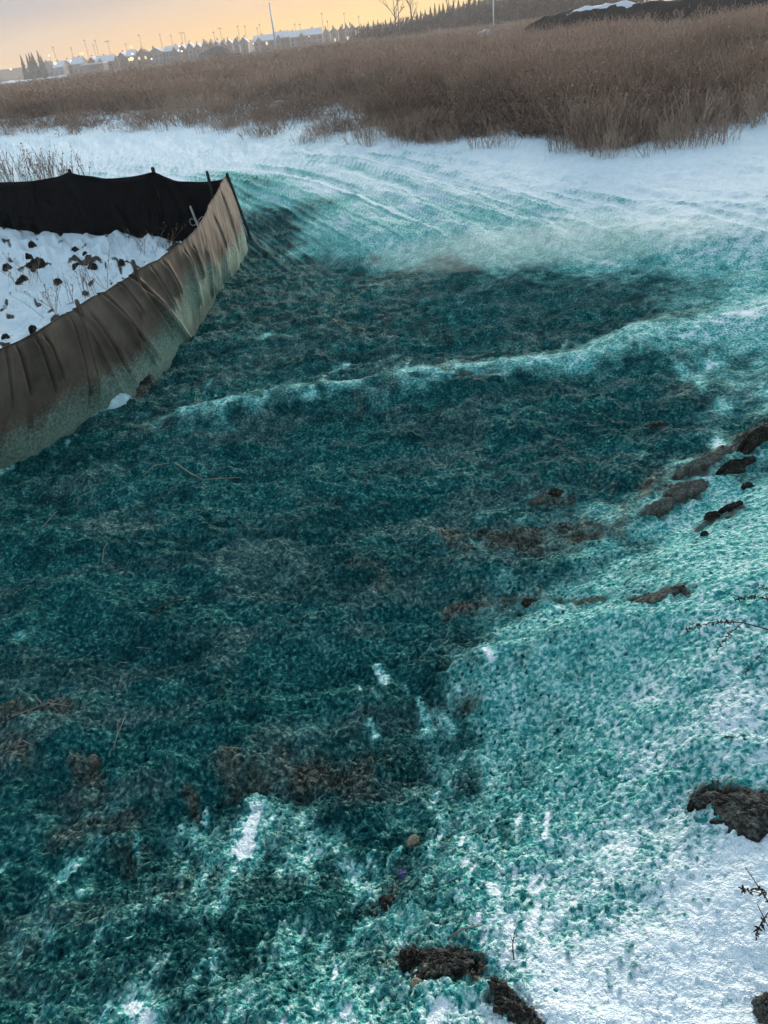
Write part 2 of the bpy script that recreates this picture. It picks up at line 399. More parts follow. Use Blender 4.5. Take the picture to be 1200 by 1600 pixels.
def cov_at(th, lr):
    ta, tl, T = COV_TAB
    u = np.clip((th - ta[0]) / (ta[1] - ta[0]), 0, len(ta) - 1.001); v = np.clip((lr - tl[0]) / (tl[1] - tl[0]), 0, len(tl) - 1.001)
    i = u.astype(int); j = v.astype(int); fu = u - i; fv = v - j
    return (T[j, i] * (1 - fu) + T[j, i + 1] * fu) * (1 - fv) + (T[j + 1, i] * (1 - fu) + T[j + 1, i + 1] * fu) * fv
# streaks of snow left showing, and patches of bare soil: (x0, y0, x1, y1, width px, amount)
STREAKS = [(405, 1265, 378, 1330, 20, .8), (372, 1345, 345, 1420, 12, .55), (120, 1352, 78, 1392, 13, .6), (135, 1400, 105, 1410, 9, .45), (245, 1520, 232, 1540, 12, .55), (205, 1572, 230, 1600, 22, .7),
           (165, 1580, 170, 1600, 12, .5), (30, 1495, 15, 1530, 8, .5), (540, 1358, 598, 1425, 17, .6), (590, 1430, 560, 1470, 16, .5), (485, 1310, 470, 1375, 10, .5), (590, 1045, 602, 1065, 10, .8),
           (585, 1085, 592, 1100, 7, .5), (575, 1130, 585, 1150, 10, .7), (655, 1095, 668, 1140, 8, .6), (692, 1122, 706, 1146, 9, .5), (758, 1012, 768, 1030, 7, .7), (803, 1060, 800, 1145, 6, .5), (700, 1215, 690, 1300, 14, .4),
           (720, 1310, 745, 1330, 12, .4), (760, 1375, 790, 1420, 12, .4), (150, 1140, 170, 1150, 9, .4), (545, 570, 500, 590, 4, .5), (640, 560, 630, 580, 4, .5), (330, 595, 318, 615, 5, .5),
           (1060, 575, 1070, 585, 8, .6), (1085, 590, 1100, 612, 6, .5), (1105, 575, 1120, 568, 8, .6), (940, 412, 965, 417, 7, .5), (1010, 830, 1080, 790, 8, .3), (1140, 540, 1200, 535, 6, .4), (180, 630, 150, 650, 8, .4),
           (425, 520, 410, 526, 5, .5), (100, 690, 120, 680, 6, .4), (25, 998, 35, 990, 7, .5), (1125, 632, 1135, 636, 7, .6), (420, 1300, 440, 1380, 8, .3), (300, 1290, 310, 1330, 7, .4), (450, 1440, 430, 1500, 9, .35), (640, 1440, 620, 1500, 14, .4), (330, 1480, 300, 1560, 8, .3),
           (60, 1440, 30, 1470, 7, .3), (480, 1180, 500, 1165, 5, .3), (1120, 690, 1140, 700, 10, .7), (1095, 745, 1120, 738, 7, .6), (1150, 1125, 1190, 1120, 20, .3), (900, 1110, 960, 1130, 14, .3), (840, 1010, 850, 1030, 9, .3)]
_rs = random.Random(21)
for _ in range(210):                          # thin scattered streaks where the spray missed
    sx_, sy_ = _rs.uniform(0, 860), _rs.uniform(1235, 1600)
    if sy_ < 1300 and sx_ < 280: continue
    l_ = _rs.uniform(14, 46); an = _rs.uniform(0.9, 1.5); STREAKS.append((sx_, sy_, sx_ - l_ * cos(an), sy_ + l_ * sin(an), _rs.uniform(2.5, 6.5), _rs.uniform(.30, .75) * (0.55 + 0.45 * sx_ / 860)))
for _ in range(26):
    sx_, sy_ = _rs.uniform(520, 830), _rs.uniform(1020, 1240); l_ = _rs.uniform(8, 24); an = _rs.uniform(0.9, 1.9); STREAKS.append((sx_, sy_, sx_ - l_ * cos(an), sy_ + l_ * sin(an), _rs.uniform(2.5, 5), _rs.uniform(.2, .55)))
for _ in range(46):                           # frost along the berm
    t_ = _rs.random(); sx_ = 300 + 880 * t_; sy_ = np.interp(sx_, [300, 450, 600, 750, 900, 1000, 1200], [628, 600, 577, 560, 538, 516, 472]) + _rs.gauss(6, 9); STREAKS.append((sx_, sy_, sx_ - _rs.uniform(4, 16), sy_ + _rs.uniform(4, 12), _rs.uniform(2, 4), _rs.uniform(.3, .6)))
SOILS = [(370, 1195, 570, 1215, 36, .62), (450, 1215, 580, 1200, 30, .55), (120, 1270, 190, 1300, 45, .55), (120, 1200, 150, 1215, 18, .5), (760, 845, 960, 815, 24, .85), (860, 825, 1010, 790, 24, .75), (700, 965, 800, 940, 16, .85), (790, 940, 945, 932, 13, .9),
         (985, 935, 1070, 925, 14, .95), (1165, 925, 1215, 920, 10, .8), (1020, 755, 1090, 725, 22, .9), (1040, 790, 1090, 765, 20, .9), (1080, 730, 1200, 665, 18, 1.0), (1090, 825, 1160, 795, 12, .9), (1095, 1248, 1240, 1272, 26, 1.05),
         (630, 1495, 740, 1510, 28, 1.0), (770, 1560, 830, 1595, 18, 1.1), (610, 1400, 600, 1420, 16, .8), (300, 1240, 306, 1280, 10, .7), (700, 1010, 745, 1090, 26, .45), (560, 890, 620, 900, 22, .42), (700, 845, 800, 850, 26, .62), (480, 500, 700, 520, 16, .40), (560, 640, 700, 640, 12, .3),
         (10, 1110, 100, 1100, 14, .8), (0, 1150, 20, 1170, 22, .6), (930, 745, 960, 765, 8, .6), (840, 775, 890, 775, 9, .7), (210, 612, 240, 598, 9, .9), (40, 660, 70, 650, 10, .6)]
SOILS = [t[:5] + (t[5] * (0.78 if t[5] < 0.9 else 1.0),) for t in SOILS]
def to_ground(lst):
    out = []
    for x0, y0, x1, y1, w, a in lst:
        p, q = atg(x0, y0), atg(x1, y1); dist = ((p + q) / 2 - Vector((0, 0, CAM_H))).length
        # the half width across the sight line; patches lie on the ground, so their depth is foreshortened in the photo
        out.append((p, q, w / FOC * dist, a, (CAM_H - p.z) / dist))
    return out
G_STREAK, G_SOIL = to_ground(STREAKS), to_ground(SOILS)
def stamp(x, y, items):
    s = np.zeros(x.shape)
    for p, q, w, a, sl in items:
        c = (p + q) / 2; R = (p - q).length + 5 * w / sl
        k = (np.abs(x - c.x) < R) & (np.abs(y - c.y) < R)
        if not k.any(): continue
        xx, yy = x[k], y[k]; rx = np.hypot(c.x, c.y)
        ux, uy = c.x / rx, c.y / rx                     # squeeze along the line of sight
        def tr(X, Y):
            al = X * ux + Y * uy; ac = -X * uy + Y * ux; return ac, al * sl
        X, Y = tr(xx, yy); d, _ = seg_dist(X, Y, [tr(p.x, p.y), tr(q.x, q.y)])
        s[k] = np.maximum(s[k], a * np.exp(-(d / w) ** 2 * 0.8))
    return s
def masks(x, y):
    n = x.size; r = np.hypot(x, y) + 1e-6
    cov = np.zeros(n); soil = np.zeros(n); dead = np.zeros(n)
    wx = x + 0.05 * r * fbm(x / r * 6, np.log(r) * 6, 3, 71) * 0.5; wy = y + 0.05 * r * fbm(x / r * 6 + 30, np.log(r) * 6, 3, 72) * 0.5
    k = (r < 60) & (y > -0.5)
    th = np.arctan2(wx[k], wy[k]); lr = np.log(np.hypot(wx[k], wy[k]) + 1e-6)
    cov[k] = cov_at(th, lr)
    cov[~k & (r < 4)] = 0.3
    # bank edge: crisp step from dark hollow to pale bank
    d, t = seg_dist(wx, wy, BERM); cov -= ((0.30 + 0.14 * t) * np.exp(-(d / (0.13 + 0.15 * t)) ** 2)) * (0.9 + 0.7 * fbm(x * 5, y * 5, 3, 75))
    st = stamp(x, y, G_STREAK)
    sbk = poly_sd(wx, wy, BANK); near = r < 6
    cov -= near * 0.04 * np.exp(-((sbk - 0.10) / 0.12) ** 2)
    cov += 0.10 * fbm(x * 2.3, y * 2.3, 3, 78) * (cov > 0.05)
    soil = stamp(x, y, G_SOIL)
    ys = poly_sd(x, y, YARD); iny = sstep(-0.02, 0.06, ys)
    cov *= 1 - iny
    lump = fbm(x * 1.6, y * 1.6, 4, 61) + 0.6 * fbm(x * 6, y * 6, 3, 62)
    lump2 = fbm(x * 7, y * 5, 3, 64) + 0.5 * fbm(x * 1.3, y * 1.3, 2, 65)
    soil = np.maximum(soil, iny * np.maximum(sstep(0.50, 0.75, lump), sstep(0.40, 0.60, lump2)) * 1.2)
    # the weed field
    fd = poly_sd(x, y, FIELD)
    edge = fbm(x * 0.8, y * 0.8, 3, 81)
    dead = sstep(-0.4, 2.2, fd + 1.6 * edge) * np.where(x < 0.8, 0.30 + 0.7 * sstep(5, 11, fd + 3 * edge), 0.5 + 0.5 * sstep(0.5, 3, fd))
    dead = np.maximum(dead, 1.0 * sstep(8, 14, fd))
    cov *= 1 - sstep(-0.5, 0.5, fd)
    dead = np.where(r > 150, 1.0, dead)
    far_left = (x < -0.30 * y) & (r > 230) & (r < 470)
    dead = np.where(far_left, 0.0, dead)
    return cov, soil, dead, st

def build_ground():
    # fan of rays round the viewpoint: fine where the ground is near and in front, coarse elsewhere
    az = np.concatenate([np.linspace(-180, -72, 28)[:-1], np.linspace(-72, -36, 150)[:-1], np.linspace(-36, 36, 740)[:-1], np.linspace(36, 72, 150)[:-1], np.linspace(72, 180, 28)])[:-1]
    az = np.radians(az)
    rr = [0.05, 0.12, 0.2, 0.27]; r = 0.32
    while r < 70:
        rr.append(r); r += max(0.0028, 1.08 * (r * r + 2.6) / (739 * 1.9)) if r < 3 else 1.15 * (r * r + 4.4) / (739 * 2.1)
    rr += [80, 95, 115, 140, 170, 205, 250, 300, 360, 430, 520, 640, 800, 1100, 1600, 2400, 3600, 6000]
    rr = np.array(rr); na, nr = len(az), len(rr)
    A, R = np.meshgrid(az, rr); x = (np.sin(A) * R).ravel(); y = (np.cos(A) * R).ravel()
    # the broad shape is smooth: work it out on every third ray and ring, then interpolate
    ia = np.unique(np.concatenate([np.arange(0, na, 3), [na - 1]])); ir = np.unique(np.concatenate([np.arange(0, nr, 3), [nr - 1], np.arange(nr - 22, nr)]))
    As, Rs = np.meshgrid(az[ia], rr[ir]); xs = (np.sin(As) * Rs).ravel(); ys = (np.cos(As) * Rs).ravel()
    def up(f):
        f = f.reshape(len(ir), len(ia))
        q = np.searchsorted(ia, np.arange(na), 'right') - 1; q = np.clip(q, 0, len(ia) - 2); t = (np.arange(na) - ia[q]) / (ia[q + 1] - ia[q])
        f = f[:, q] * (1 - t) + f[:, q + 1] * t
        q = np.searchsorted(ir, np.arange(nr), 'right') - 1; q = np.clip(q, 0, len(ir) - 2); t = ((np.arange(nr) - ir[q]) / (ir[q + 1] - ir[q]))[:, None]
        return (f[q] * (1 - t) + f[q + 1] * t).ravel()
    h = up(macro(xs, ys)); cov, soil, dead, st = [up(f) for f in masks(xs, ys)]
    R = R.ravel()
    nn = R < 12; xn, yn = x[nn], y[nn]
    stn = sstep(0.25, 0.75, st[nn] + 0.55 * fbm(xn * 17, yn * 17, 3, 76))
    cov[nn] -= st[nn] * (0.35 + 0.65 * stn)
    cov = np.clip(cov, 0, 1.1); soil = np.clip(soil, 0, 1.3)
    # crumbly relief of fibre mulch: rounded clots; finer near, larger far
    near = R < 40
    xs, ys_ = x[near], y[near]; rn = R[near]
    g = np.zeros(near.sum()); wet = np.full(x.shape, 0.5); tone = np.full(x.shape, 0.5); drift = np.full(x.shape, 0.5); tn = np.zeros(near.sum())
    wxx = xs + 0.010 * perlin(xs * 38, ys_ * 38, 91); wyy = ys_ + 0.010 * perlin(xs * 38 + 50, ys_ * 38, 92)
    def clots(f, fy, seed, amp, lo, fade, tw):
        nonlocal g, tn
        q = fade > 0.01
        F, ID = worley(wxx[q] * f, wyy[q] * fy, seed)
        g[q] += (0.95 - 0.40 * sstep(1.4, 2.6, rn[q])) * fade[q] * amp * np.sqrt(np.clip(1 - (F / 0.72) ** 2, 0, 1)) * np.clip((ID - lo) / (1 - lo), 0, 1) ** 0.6
        tn[q] += fade[q] * tw * (np.where(F < 0.6, ID, 0.5) - 0.5)
    clots(118, 118, 20, 0.0068, 0.0, 1 - sstep(1.5, 2.4, rn), 0.45)
    clots(68, 68, 21, 0.0088, 0.15, 1 - sstep(2.4, 4.2, rn), 0.40)
    clots(24, 26, 22, 0.010, 0.35, (1 - sstep(6, 12, rn)) * (0.22 + 0.5 * sstep(2, 4, rn)), 0.30)
    clots(11, 13, 23, 0.011, 0.60, sstep(3, 6, rn) * (1 - sstep(10, 20, rn)), 0.3)
    clots(5.4, 6.2, 24, 0.018, 0.72, sstep(6, 11, rn), 0.2)
    g += 0.006 * fbm(xs * 30, ys_ * 30, 2, 25) * (1 - sstep(2, 6, rn)) + 0.014 * fbm(xs * 9, ys_ * 11, 4, 26)
    tn += 0.40 * fbm(xs * 52, ys_ * 52, 2, 35) * (1 - sstep(3, 8, rn)) + 0.30 * fbm(xs * 11, ys_ * 15, 3, 36) * sstep(1.0, 5, rn) + 0.16 * fbm(xs * 5, ys_ * 7, 2, 37)
    # crumbs: sharp small grains at every scale the ground is seen at
    for f, a0, a1, b0, b1, hg, tg in ((88, 0.0, 0.1, 2.2, 3.2, 0.0042, 0.32), (52, 1.5, 2.4, 3.8, 5.5, 0.0068, 0.45), (31, 3.0, 4.2, 6.5, 9, 0.0100, 0.45), (16, 5.5, 8, 10, 14, 0.007, 0.30)):
        fd_ = sstep(a0, a1, rn) * (1 - sstep(b0, b1, rn)); q = fd_ > 0.01
        jx, jy = xs[q] * f * 0.62, ys_[q] * f * 0.86; wb = 0.55 * perlin(jx * 0.6, jy * 0.6, 160 + f)
        n_ = 1 - 2.6 * np.abs(perlin(jx + wb, jy - wb, 140 + f)); n2_ = perlin(jx * 2.3, jy * 2.3, 150 + f)
        g[q] += 0.30 * fd_[q] * hg * (0.75 * n_ + 0.5 * n2_); tn[q] += fd_[q] * tg * (0.15 * n_ + 0.2 * n2_ + 0.5 * perlin(jx * 0.8 + 5, jy * 0.8, 170 + f))
    tn *= 1 - 0.65 * sstep(7.5, 10, rn)
    tone[near] = np.clip(0.5 + 1.15 * tn, 0, 1)
    drift[near] = 0.5 + 0.42 * fbm(xs * 1.1 + 0.3 * perlin(xs * 3, ys_ * 3, 38), ys_ * 2.8, 5, 39, 0.58)
    f3 = fbm(xs * 7, ys_ * 7, 3, 40)
    wet[near] = 0.5 + 0.55 * fbm(xs * 1.5 + 0.4 * perlin(xs * 2, ys_ * 2, 47), ys_ * 2.6, 4, 48, 0.6)
    g += 0.040 * fbm(xs * 2.3, ys_ * 2.6, 4, 49, 0.6) * (1 - sstep(6, 9, rn)) * sstep(0.7, 1.0, cov[near])
    drift[~near] = 0.5 + 0.4 * fbm(x[~near] * 0.15, y[~near] * 0.15, 3, 41)
    rs = sstep(7.5, 10, rn); q = rn > 7.4; across, along = track_coord(xs[q], ys_[q])
    ft = np.zeros(len(rn)); fg = np.zeros(len(rn))
    ft[q] = fbm(across * 8.5 + 0.5 * perlin(along * 0.25, across * 0.3, 43), along * 0.09, 3, 44, 0.6); fg[q] = fbm(across * 7, along * 1.6, 2, 46, 0.6)
    g += rs * (0.034 * ft + 0.008 * fg)
    cn = cov[near]; on = sstep(0.02, 0.2, cn)
    cn = cn + (cn > 0.02) * 0.14 * f3 * (1 - rs) + on * rs * (0.34 * ft + 0.12 * fg)
    on = cov[near] > 0.02
    # flecks of fibre thrown out on the clean snow
    F, ID = worley(xs * 42, ys_ * 42, 45); cn += 0.32 * ((F < 0.22) & (ID > 0.80) & (rn < 3.0)) * on
    cov[near] = cn; soil[near] += (soil[near] > 0.05) * 0.22 * f3
    cov = np.clip(cov, 0, 1.1); soil = np.clip(soil, 0, 1.3)
    c = np.clip(cov[near], 0, 1); s = np.clip(soil[near], 0, 1)
    amp = 0.30 + 0.85 * sstep(0.05, 0.6, c) * (1 - 0.42 * sstep(1.5, 2.4, rn) * (1 - sstep(0.70, 0.92, c))) + 0.6 * s
    h[near] += g * amp + s * 0.02 * fbm(xs * 18, ys_ * 18, 3, 27) - 0.012 * s
    idx = np.arange(na * nr).reshape(nr, na)
    a = idx[:-1, :]; b = np.roll(idx, -1, 1)[:-1, :]; c2 = np.roll(idx, -1, 1)[1:, :]; d = idx[1:, :]
    faces = np.stack([a, d, c2, b], -1).reshape(-1, 4)
    me = mesh_np('ground', np.stack([x, y, h], 1), faces, False)
    attr(me, 'cov', cov); attr(me, 'soil', soil); attr(me, 'dead', dead); attr(me, 'tone', tone); attr(me, 'drift', drift); attr(me, 'wet', wet)
    return tag(link('ground', me, M_ground), kind='structure')
ground = build_ground()

# ------------------------------------------------------------------ silt fence
def catmull(pts, n):
    pts = np.array(pts, float); k = len(pts) - 1; out = []
    for t in np.linspace(0, k, n):
        i = min(int(t), k - 1); f = t - i
        p0, p1, p2, p3 = pts[max(i - 1, 0)], pts[i], pts[i + 1], pts[min(i + 2, k)]
        out.append(0.5 * (2 * p1 + (p2 - p0) * f + (2 * p0 - 5 * p1 + 4 * p2 - p3) * f * f + (3 * p1 - p0 - 3 * p2 + p3) * f ** 3))
    return np.array(out)
def project(p):
    d = np.asarray(p) - np.array([0, 0, CAM_H]); k = FOC / (d @ FWD)
    return np.stack([600 + k * (d @ RIGHT), 800 - k * (d @ UP)], -1)
def fabric_materials():
    mt, N, L, b = newmat('sprayed_geotextile')
    co = N.new('ShaderNodeTexCoord').outputs['Object']; sp = n_attr(N, 'spray')
    n1 = n_noise(N, L, co, 3.5, 5, 0.6); n2 = n_noise(N, L, co, 45, 3, 0.65); n3 = n_noise(N, L, co, 140, 2, 0.6)
    cloth = n_ramp(N, L, n1, [(0.3, (0.070, 0.052, 0.039)), (0.7, (0.195, 0.148, 0.110))])
    cloth = n_mix(N, L, n_map(N, L, n3, 0.60, 0.72, 0.0, 0.6), cloth, (0.17, 0.15, 0.12))
    gr = n_ramp(N, L, n2, [(0.3, (0.075, 0.140, 0.108)), (0.7, (0.26, 0.36, 0.28))])
    dk = n_ramp(N, L, n2, [(0.35, (0.016, 0.055, 0.045)), (0.65, (0.085, 0.16, 0.12))])
    f = n_math(N, L, 'ADD', sp, n_math(N, L, 'MULTIPLY', n_math(N, L, 'SUBTRACT', n2, 0.5), 0.75))
    f = n_math(N, L, 'ADD', f, n_math(N, L, 'MULTIPLY', n_math(N, L, 'SUBTRACT', n1, 0.5), 0.6))
    c = n_mix(N, L, n_map(N, L, f, 0.22, 0.72), cloth, gr)
    c = n_mix(N, L, n_map(N, L, f, 0.85, 1.15), c, dk)
    L.new(c, b.inputs['Base Color']); b.inputs['Roughness'].default_value = 0.85
    n_bump(N, L, n2, b, 0.25, 0.006)
    return mt
M_fabric = fabric_materials()
M_black = simple('black_geotextile', (0.0045, 0.0045, 0.005), 0.35, 6, 0.9)
M_black.node_tree.nodes['Principled BSDF'].inputs['Specular IOR Level'].default_value = 0.05
M_stake = simple('weathered_stake', (0.10, 0.08, 0.06), 0.4, 14, 0.9, 0.3)
M_dstake = simple('dark_stake', (0.022, 0.020, 0.020), 0.4, 14, 0.8, 0.3)
M_pstake = simple('pale_stake', (0.36, 0.33, 0.30), 0.25, 14, 0.9, 0.3)

TOPPX = [(353, 272), (334, 308), (299, 366), (214, 424), (127, 474), (60, 516), (0, 546), (-80, 590), (-300, 700)]
BOTPX = [(384, 388), (361, 425), (334, 455), (290, 528), (207, 607), (130, 648), (65, 688), (0, 724), (-200, 815)]
TOPZ = [0.80, 0.76, 0.72, 0.74, 0.73, 0.74, 0.74, 0.74, 0.74]
top = catmull([at(px, py, z) for (px, py), z in zip(TOPPX, TOPZ)], 900)
bot = catmull([tuple(at(px, py, 0.0)[:2]) for px, py in BOTPX], 900)
bot = np.array([(x, y, gz(x, y) - 0.05) for x, y in bot])
NV = 46
def build_fence():
    root = empty('silt_fence', tuple(bot[0]))
    off = Vector(root.location)
    n = len(top); arc = np.concatenate([[0], np.cumsum(np.linalg.norm(np.diff(top, axis=0), axis=1))])
    U, V = np.meshgrid(np.arange(n), np.linspace(0, 1, NV), indexing='ij')
    t3 = top[:, None, :]; b3 = bot[:, None, :]; v = V[..., None]
    co = t3 * (1 - v) + b3 * v
    tang = np.gradient(top * 0.5 + bot * 0.5, axis=0); tang /= np.linalg.norm(tang, axis=1)[:, None]
    nor = np.stack([-tang[:, 1], tang[:, 0], np.zeros(n)], 1)
    if nor[n // 2, 0] < 0: nor = -nor
    S = arc[U]
    # folds pulled slantwise between stakes and trench: (top px, bottom px, depth, width)
    FOLDS = [((213, 440), (288, 528), .050, .030), ((216, 450), (265, 520), .030, .030), ((160, 462), (236, 556), .045, .028), ((188, 446), (214, 488), .03, .025), ((108, 500), (131, 625), .035, .022), ((118, 492), (146, 622), .045, .026),
             ((28, 548), (41, 615), .025, .022), ((58, 538), (80, 610), .025, .022), ((70, 532), (91, 590), .028, .022), ((145, 502), (203, 600), .035, .03), ((318, 392), (326, 458), .030, .03), ((332, 335), (347, 385), .022, .03),
             ((255, 412), (275, 455), .03, .03), ((288, 400), (305, 470), .035, .04), ((175, 480), (228, 560), .02, .02), ((300, 390), (312, 430), .025, .03), ((345, 300), (368, 385), .02, .03), ((135, 520), (180, 612), .018, .02), ((10, 560), (14, 640), .02, .025), ((240, 425), (268, 480), .018, .03)]
    px = project(co.reshape(-1, 3)).reshape(n, NV, 2)
    disp = np.zeros((n, NV))
    def uv(q):
        k = np.argmin(((px - np.array(q)) ** 2).sum(-1)); i, j = divmod(k, NV); return arc[i], j / (NV - 1)
    for a, b_, dep, w in FOLDS:
        (sa, va), (sb_, vb) = uv(a), uv(b_)
        w *= 0.58; dep *= 0.85
        tt = np.clip((V - va) / (vb - va + 1e-6), -0.2, 1.2); sc = sa + (sb_ - sa) * tt
        fade = sstep(-0.2, 0.1, tt) * (1 - sstep(0.85, 1.2, tt))
        d = S - sc
        disp += fade * 1.45 * dep * (-1.1 * np.exp(-(d / w) ** 2) + 0.9 * np.exp(-((d - 1.8 * w) / (1.3 * w)) ** 2) + 0.35 * np.exp(-((d + 2.2 * w) / (1.6 * w)) ** 2))
    disp += 0.014 * fbm(S * 1.6 + V * 0.7, V * 1.1, 2, 5) + 0.005 * fbm(S * 9 - V * 6, V * 1.5, 2, 6)
    disp += 0.05 * V ** 3 * (0.5 + perlin(S * 1.7, V * 0, 8)) + 0.035 * np.sin(V * pi)
    co = co + nor[:, None, :] * disp[..., None]
    co[..., 2] += 0.012 * perlin(S * 5, V * 0, 9) * (1 - V)
    idx = np.arange(n * NV).reshape(n, NV)
    faces = np.stack([idx[:-1, :-1], idx[1:, :-1], idx[1:, 1:], idx[:-1, 1:]], -1).reshape(-1, 4)
    outer = co.reshape(-1, 3); inner = (co - nor[:, None, :] * 0.005).reshape(-1, 3)
    K = n * NV
    rim = []
    for line in (idx[:, 0], idx[0, :], idx[-1, :]):
        for i in range(len(line) - 1): rim.append((line[i], line[i + 1], line[i + 1] + K, line[i] + K))
    allf = np.concatenate([faces, faces[:, ::-1] + K, np.array(rim)])
    me = mesh_np('brown_fabric', np.concatenate([outer, inner]) - np.array(off), allf)
    green = sstep(0.0, 1.0, np.clip((2.3 - S) / 1.6, 0, 1))
    spray = sstep(0.30, 1.0, V) * 0.88 + 0.42 * np.exp(-((S - 3.3) / 0.9) ** 2) * sstep(0.05, 0.4, V) + 0.10 * green + 0.2 * np.exp(-((S - 1.5) / 0.5) ** 2) * V
    spray -= 0.25 * np.exp(-((S - 1.0) / 0.9) ** 2) * (1 - V)
    attr(me, 'spray', np.concatenate([spray.ravel()] * 2))
    me.materials.append(M_fabric); me.materials.append(M_black)
    mi = np.zeros(len(allf), np.int32); mi[len(faces):2 * len(faces)] = 1; me.polygons.foreach_set('material_index', mi)
    o = link('fabric_panel', me, None, root); o['label'] = 'mud brown fabric with green spray and slanting folds'
    # black inner face of the run behind: an upright sheet sagging between its stakes
    A = np.array(top[0][:2]) * 0.6 + np.array(bot[0][:2]) * 0.4; B = at(0, 355, 0)[:2]
    ab = B - A; nrm = np.array([-ab[1], ab[0]]) / np.linalg.norm(ab)
    if nrm[1] > 0: nrm = -nrm
    tp = [(-330, 318), (-230, 286), (-160, 300), (-60, 291), (0, 285), (50, 283), (90, 276), (108, 268), (128, 274), (165, 279), (200, 277), (226, 272), (238, 268), (252, 275), (280, 283), (312, 285), (347, 281), (352, 276)]
    pts = []
    for q in tp[::-1]:
        d = ray(*q); t = np.dot(A, nrm) / np.dot(d[:2], nrm); pts.append(np.array([0, 0, CAM_H]) + d * t)
    pts = np.array(pts); s_ = (pts[:, :2] - A) @ ab / np.linalg.norm(ab)
    ss = np.linspace(s_[0], s_[-1], 220); zt = np.interp(ss, s_, pts[:, 2])
    zt = np.convolve(np.pad(zt, 1, 'edge'), [.25, .5, .25], 'valid')
    base = A[None] + (ab / np.linalg.norm(ab))[None] * ss[:, None]
    vv = np.linspace(0, 1, 12); gb = np.array([gz(*p) for p in base]) - 0.08
    Sx, Vx = np.meshgrid(ss, vv, indexing='ij')
    dd = 0.03 * fbm(Sx * 1.5, Vx * 1.5, 3, 33) + 0.012 * np.sin(Sx * 9 + Vx * 3)
    xy = base[:, None, :] + nrm[None, None] * dd[..., None]
    zz = zt[:, None] * (1 - vv)[None] + gb[:, None] * vv[None]
    co2 = np.concatenate([xy, zz[..., None]], -1)
    back = co2.copy(); back[..., :2] -= nrm * 0.006
    idx = np.arange(220 * 12).reshape(220, 12); K = 220 * 12
    f = np.stack([idx[:-1, :-1], idx[:-1, 1:], idx[1:, 1:], idx[1:, :-1]], -1).reshape(-1, 4)
    rim = [(idx[i, 0], idx[i + 1, 0], idx[i + 1, 0] + K, idx[i, 0] + K) for i in range(219)]
    me = mesh_np('black_fabric', np.concatenate([co2.reshape(-1, 3), back.reshape(-1, 3)]) - np.array(off), np.concatenate([f, f[:, ::-1] + K, np.array(rim)]))
    o = link('fabric_panel', me, M_black, root); o['label'] = 'black inner fabric of the run behind the snowy yard'
    # stakes
    def stake(p, q, w, mat):
        mb = MB(); p = Vector(p) - off; q = Vector(q) - off; d = (q - p).normalized(); a = d.orthogonal().normalized(); c = d.cross(a)
        vs_ = []
        for e, k in ((p, 1.0), (q - d * 0.02, 1.0), (q, 0.7)):
            for i, j in ((-1, -1), (1, -1), (1, 1), (-1, 1)): vs_.append(e + (a * i + c * j) * w * 0.5 * k)
        fs = [(3, 2, 1, 0), (8, 9, 10, 11)]
        for r_ in range(2):
            for k in range(4): fs.append((r_ * 4 + k, r_ * 4 + (k + 1) % 4, r_ * 4 + 4 + (k + 1) % 4, r_ * 4 + 4 + k))
        mb.add(vs_, fs); return mb.build('stake', mat, root)
    def pl(q, d_):       # on the sight line, a little before (+) or behind (-) the black sheet
        d = ray(*q); t = np.dot(A + nrm * d_, nrm) / np.dot(d[:2], nrm); return np.array([0, 0, CAM_H]) + d * t
    for q in ((108, 264), (238, 261), (-230, 282)):
        p = pl(q, -0.03); stake((p[0], p[1], gz(p[0], p[1]) - 0.2), p, 0.035, M_dstake)
    p = pl((323, 267), 0.03); q = pl((331, 300), 0.05); e = q + (q - p) * 0.6; stake(e, p, 0.026, M_dstake)
    p = at(354, 270, 0.82); p2 = at(384, 352, 0.22); stake(p2 + (p2 - p) * 0.3, p, 0.024, M_dstake)
    p = pl((297, 322), 0.12); q = pl((309, 352), 0.30); stake(q + (q - p) * 0.6, p, 0.018, M_pstake)
    for q, zt_ in (((207, 406), 0.84), ((119, 468), 0.78)):
        p = at(q[0], q[1], zt_); stake((p[0] - 0.0, p[1] + 0.02, gz(p[0], p[1]) - 0.1), p, 0.024, M_stake)
    # wire tie at the corner
    mb = MB(); c = Vector(pl((309, 346), 0.14)) - off
    mb.tube([c + Vector((0.10 * cos(a), 0.03 * sin(a), 0.05 * sin(2 * a))) for a in np.linspace(0, 2 * pi, 14)], 0.004, 4)
    mb.build('wire_tie', M_pstake, root)
    tag(root, 'silt fence turning a corner, brown sprayed fabric in front, black fabric behind', 'fence')
build_fence()

# ------------------------------------------------------------------ dry weeds
def weed_material(name, c0, c1, c2):
    mt, N, L, b = newmat(name)
    oi = N.new('ShaderNodeObjectInfo'); co = N.new('ShaderNodeTexCoord').outputs['Object']
    f = n_math(N, L, 'ADD', n_math(N, L, 'MULTIPLY', oi.outputs['Random'], 0.40), n_math(N, L, 'MULTIPLY', n_noise(N, L, co, 2, 2), 0.60))
    sh = N.new('ShaderNodeAttribute'); sh.attribute_type = 'INSTANCER'; sh.attribute_name = 'shade'
    f = n_math(N, L, 'ADD', n_math(N, L, 'MULTIPLY', f, 0.5), sh.outputs['Fac'])
    c = n_ramp(N, L, f, [(0.1, c0), (0.42, c1), (0.85, c2)])
    L.new(c, b.inputs['Base Color']); b.inputs['Roughness'].default_value = 0.95; b.inputs['Specular IOR Level'].default_value = 0.05
    return mt
M_weed = weed_material('dry_weed', (0.070, 0.046, 0.034), (0.255, 0.165, 0.118), (0.46, 0.32, 0.235))
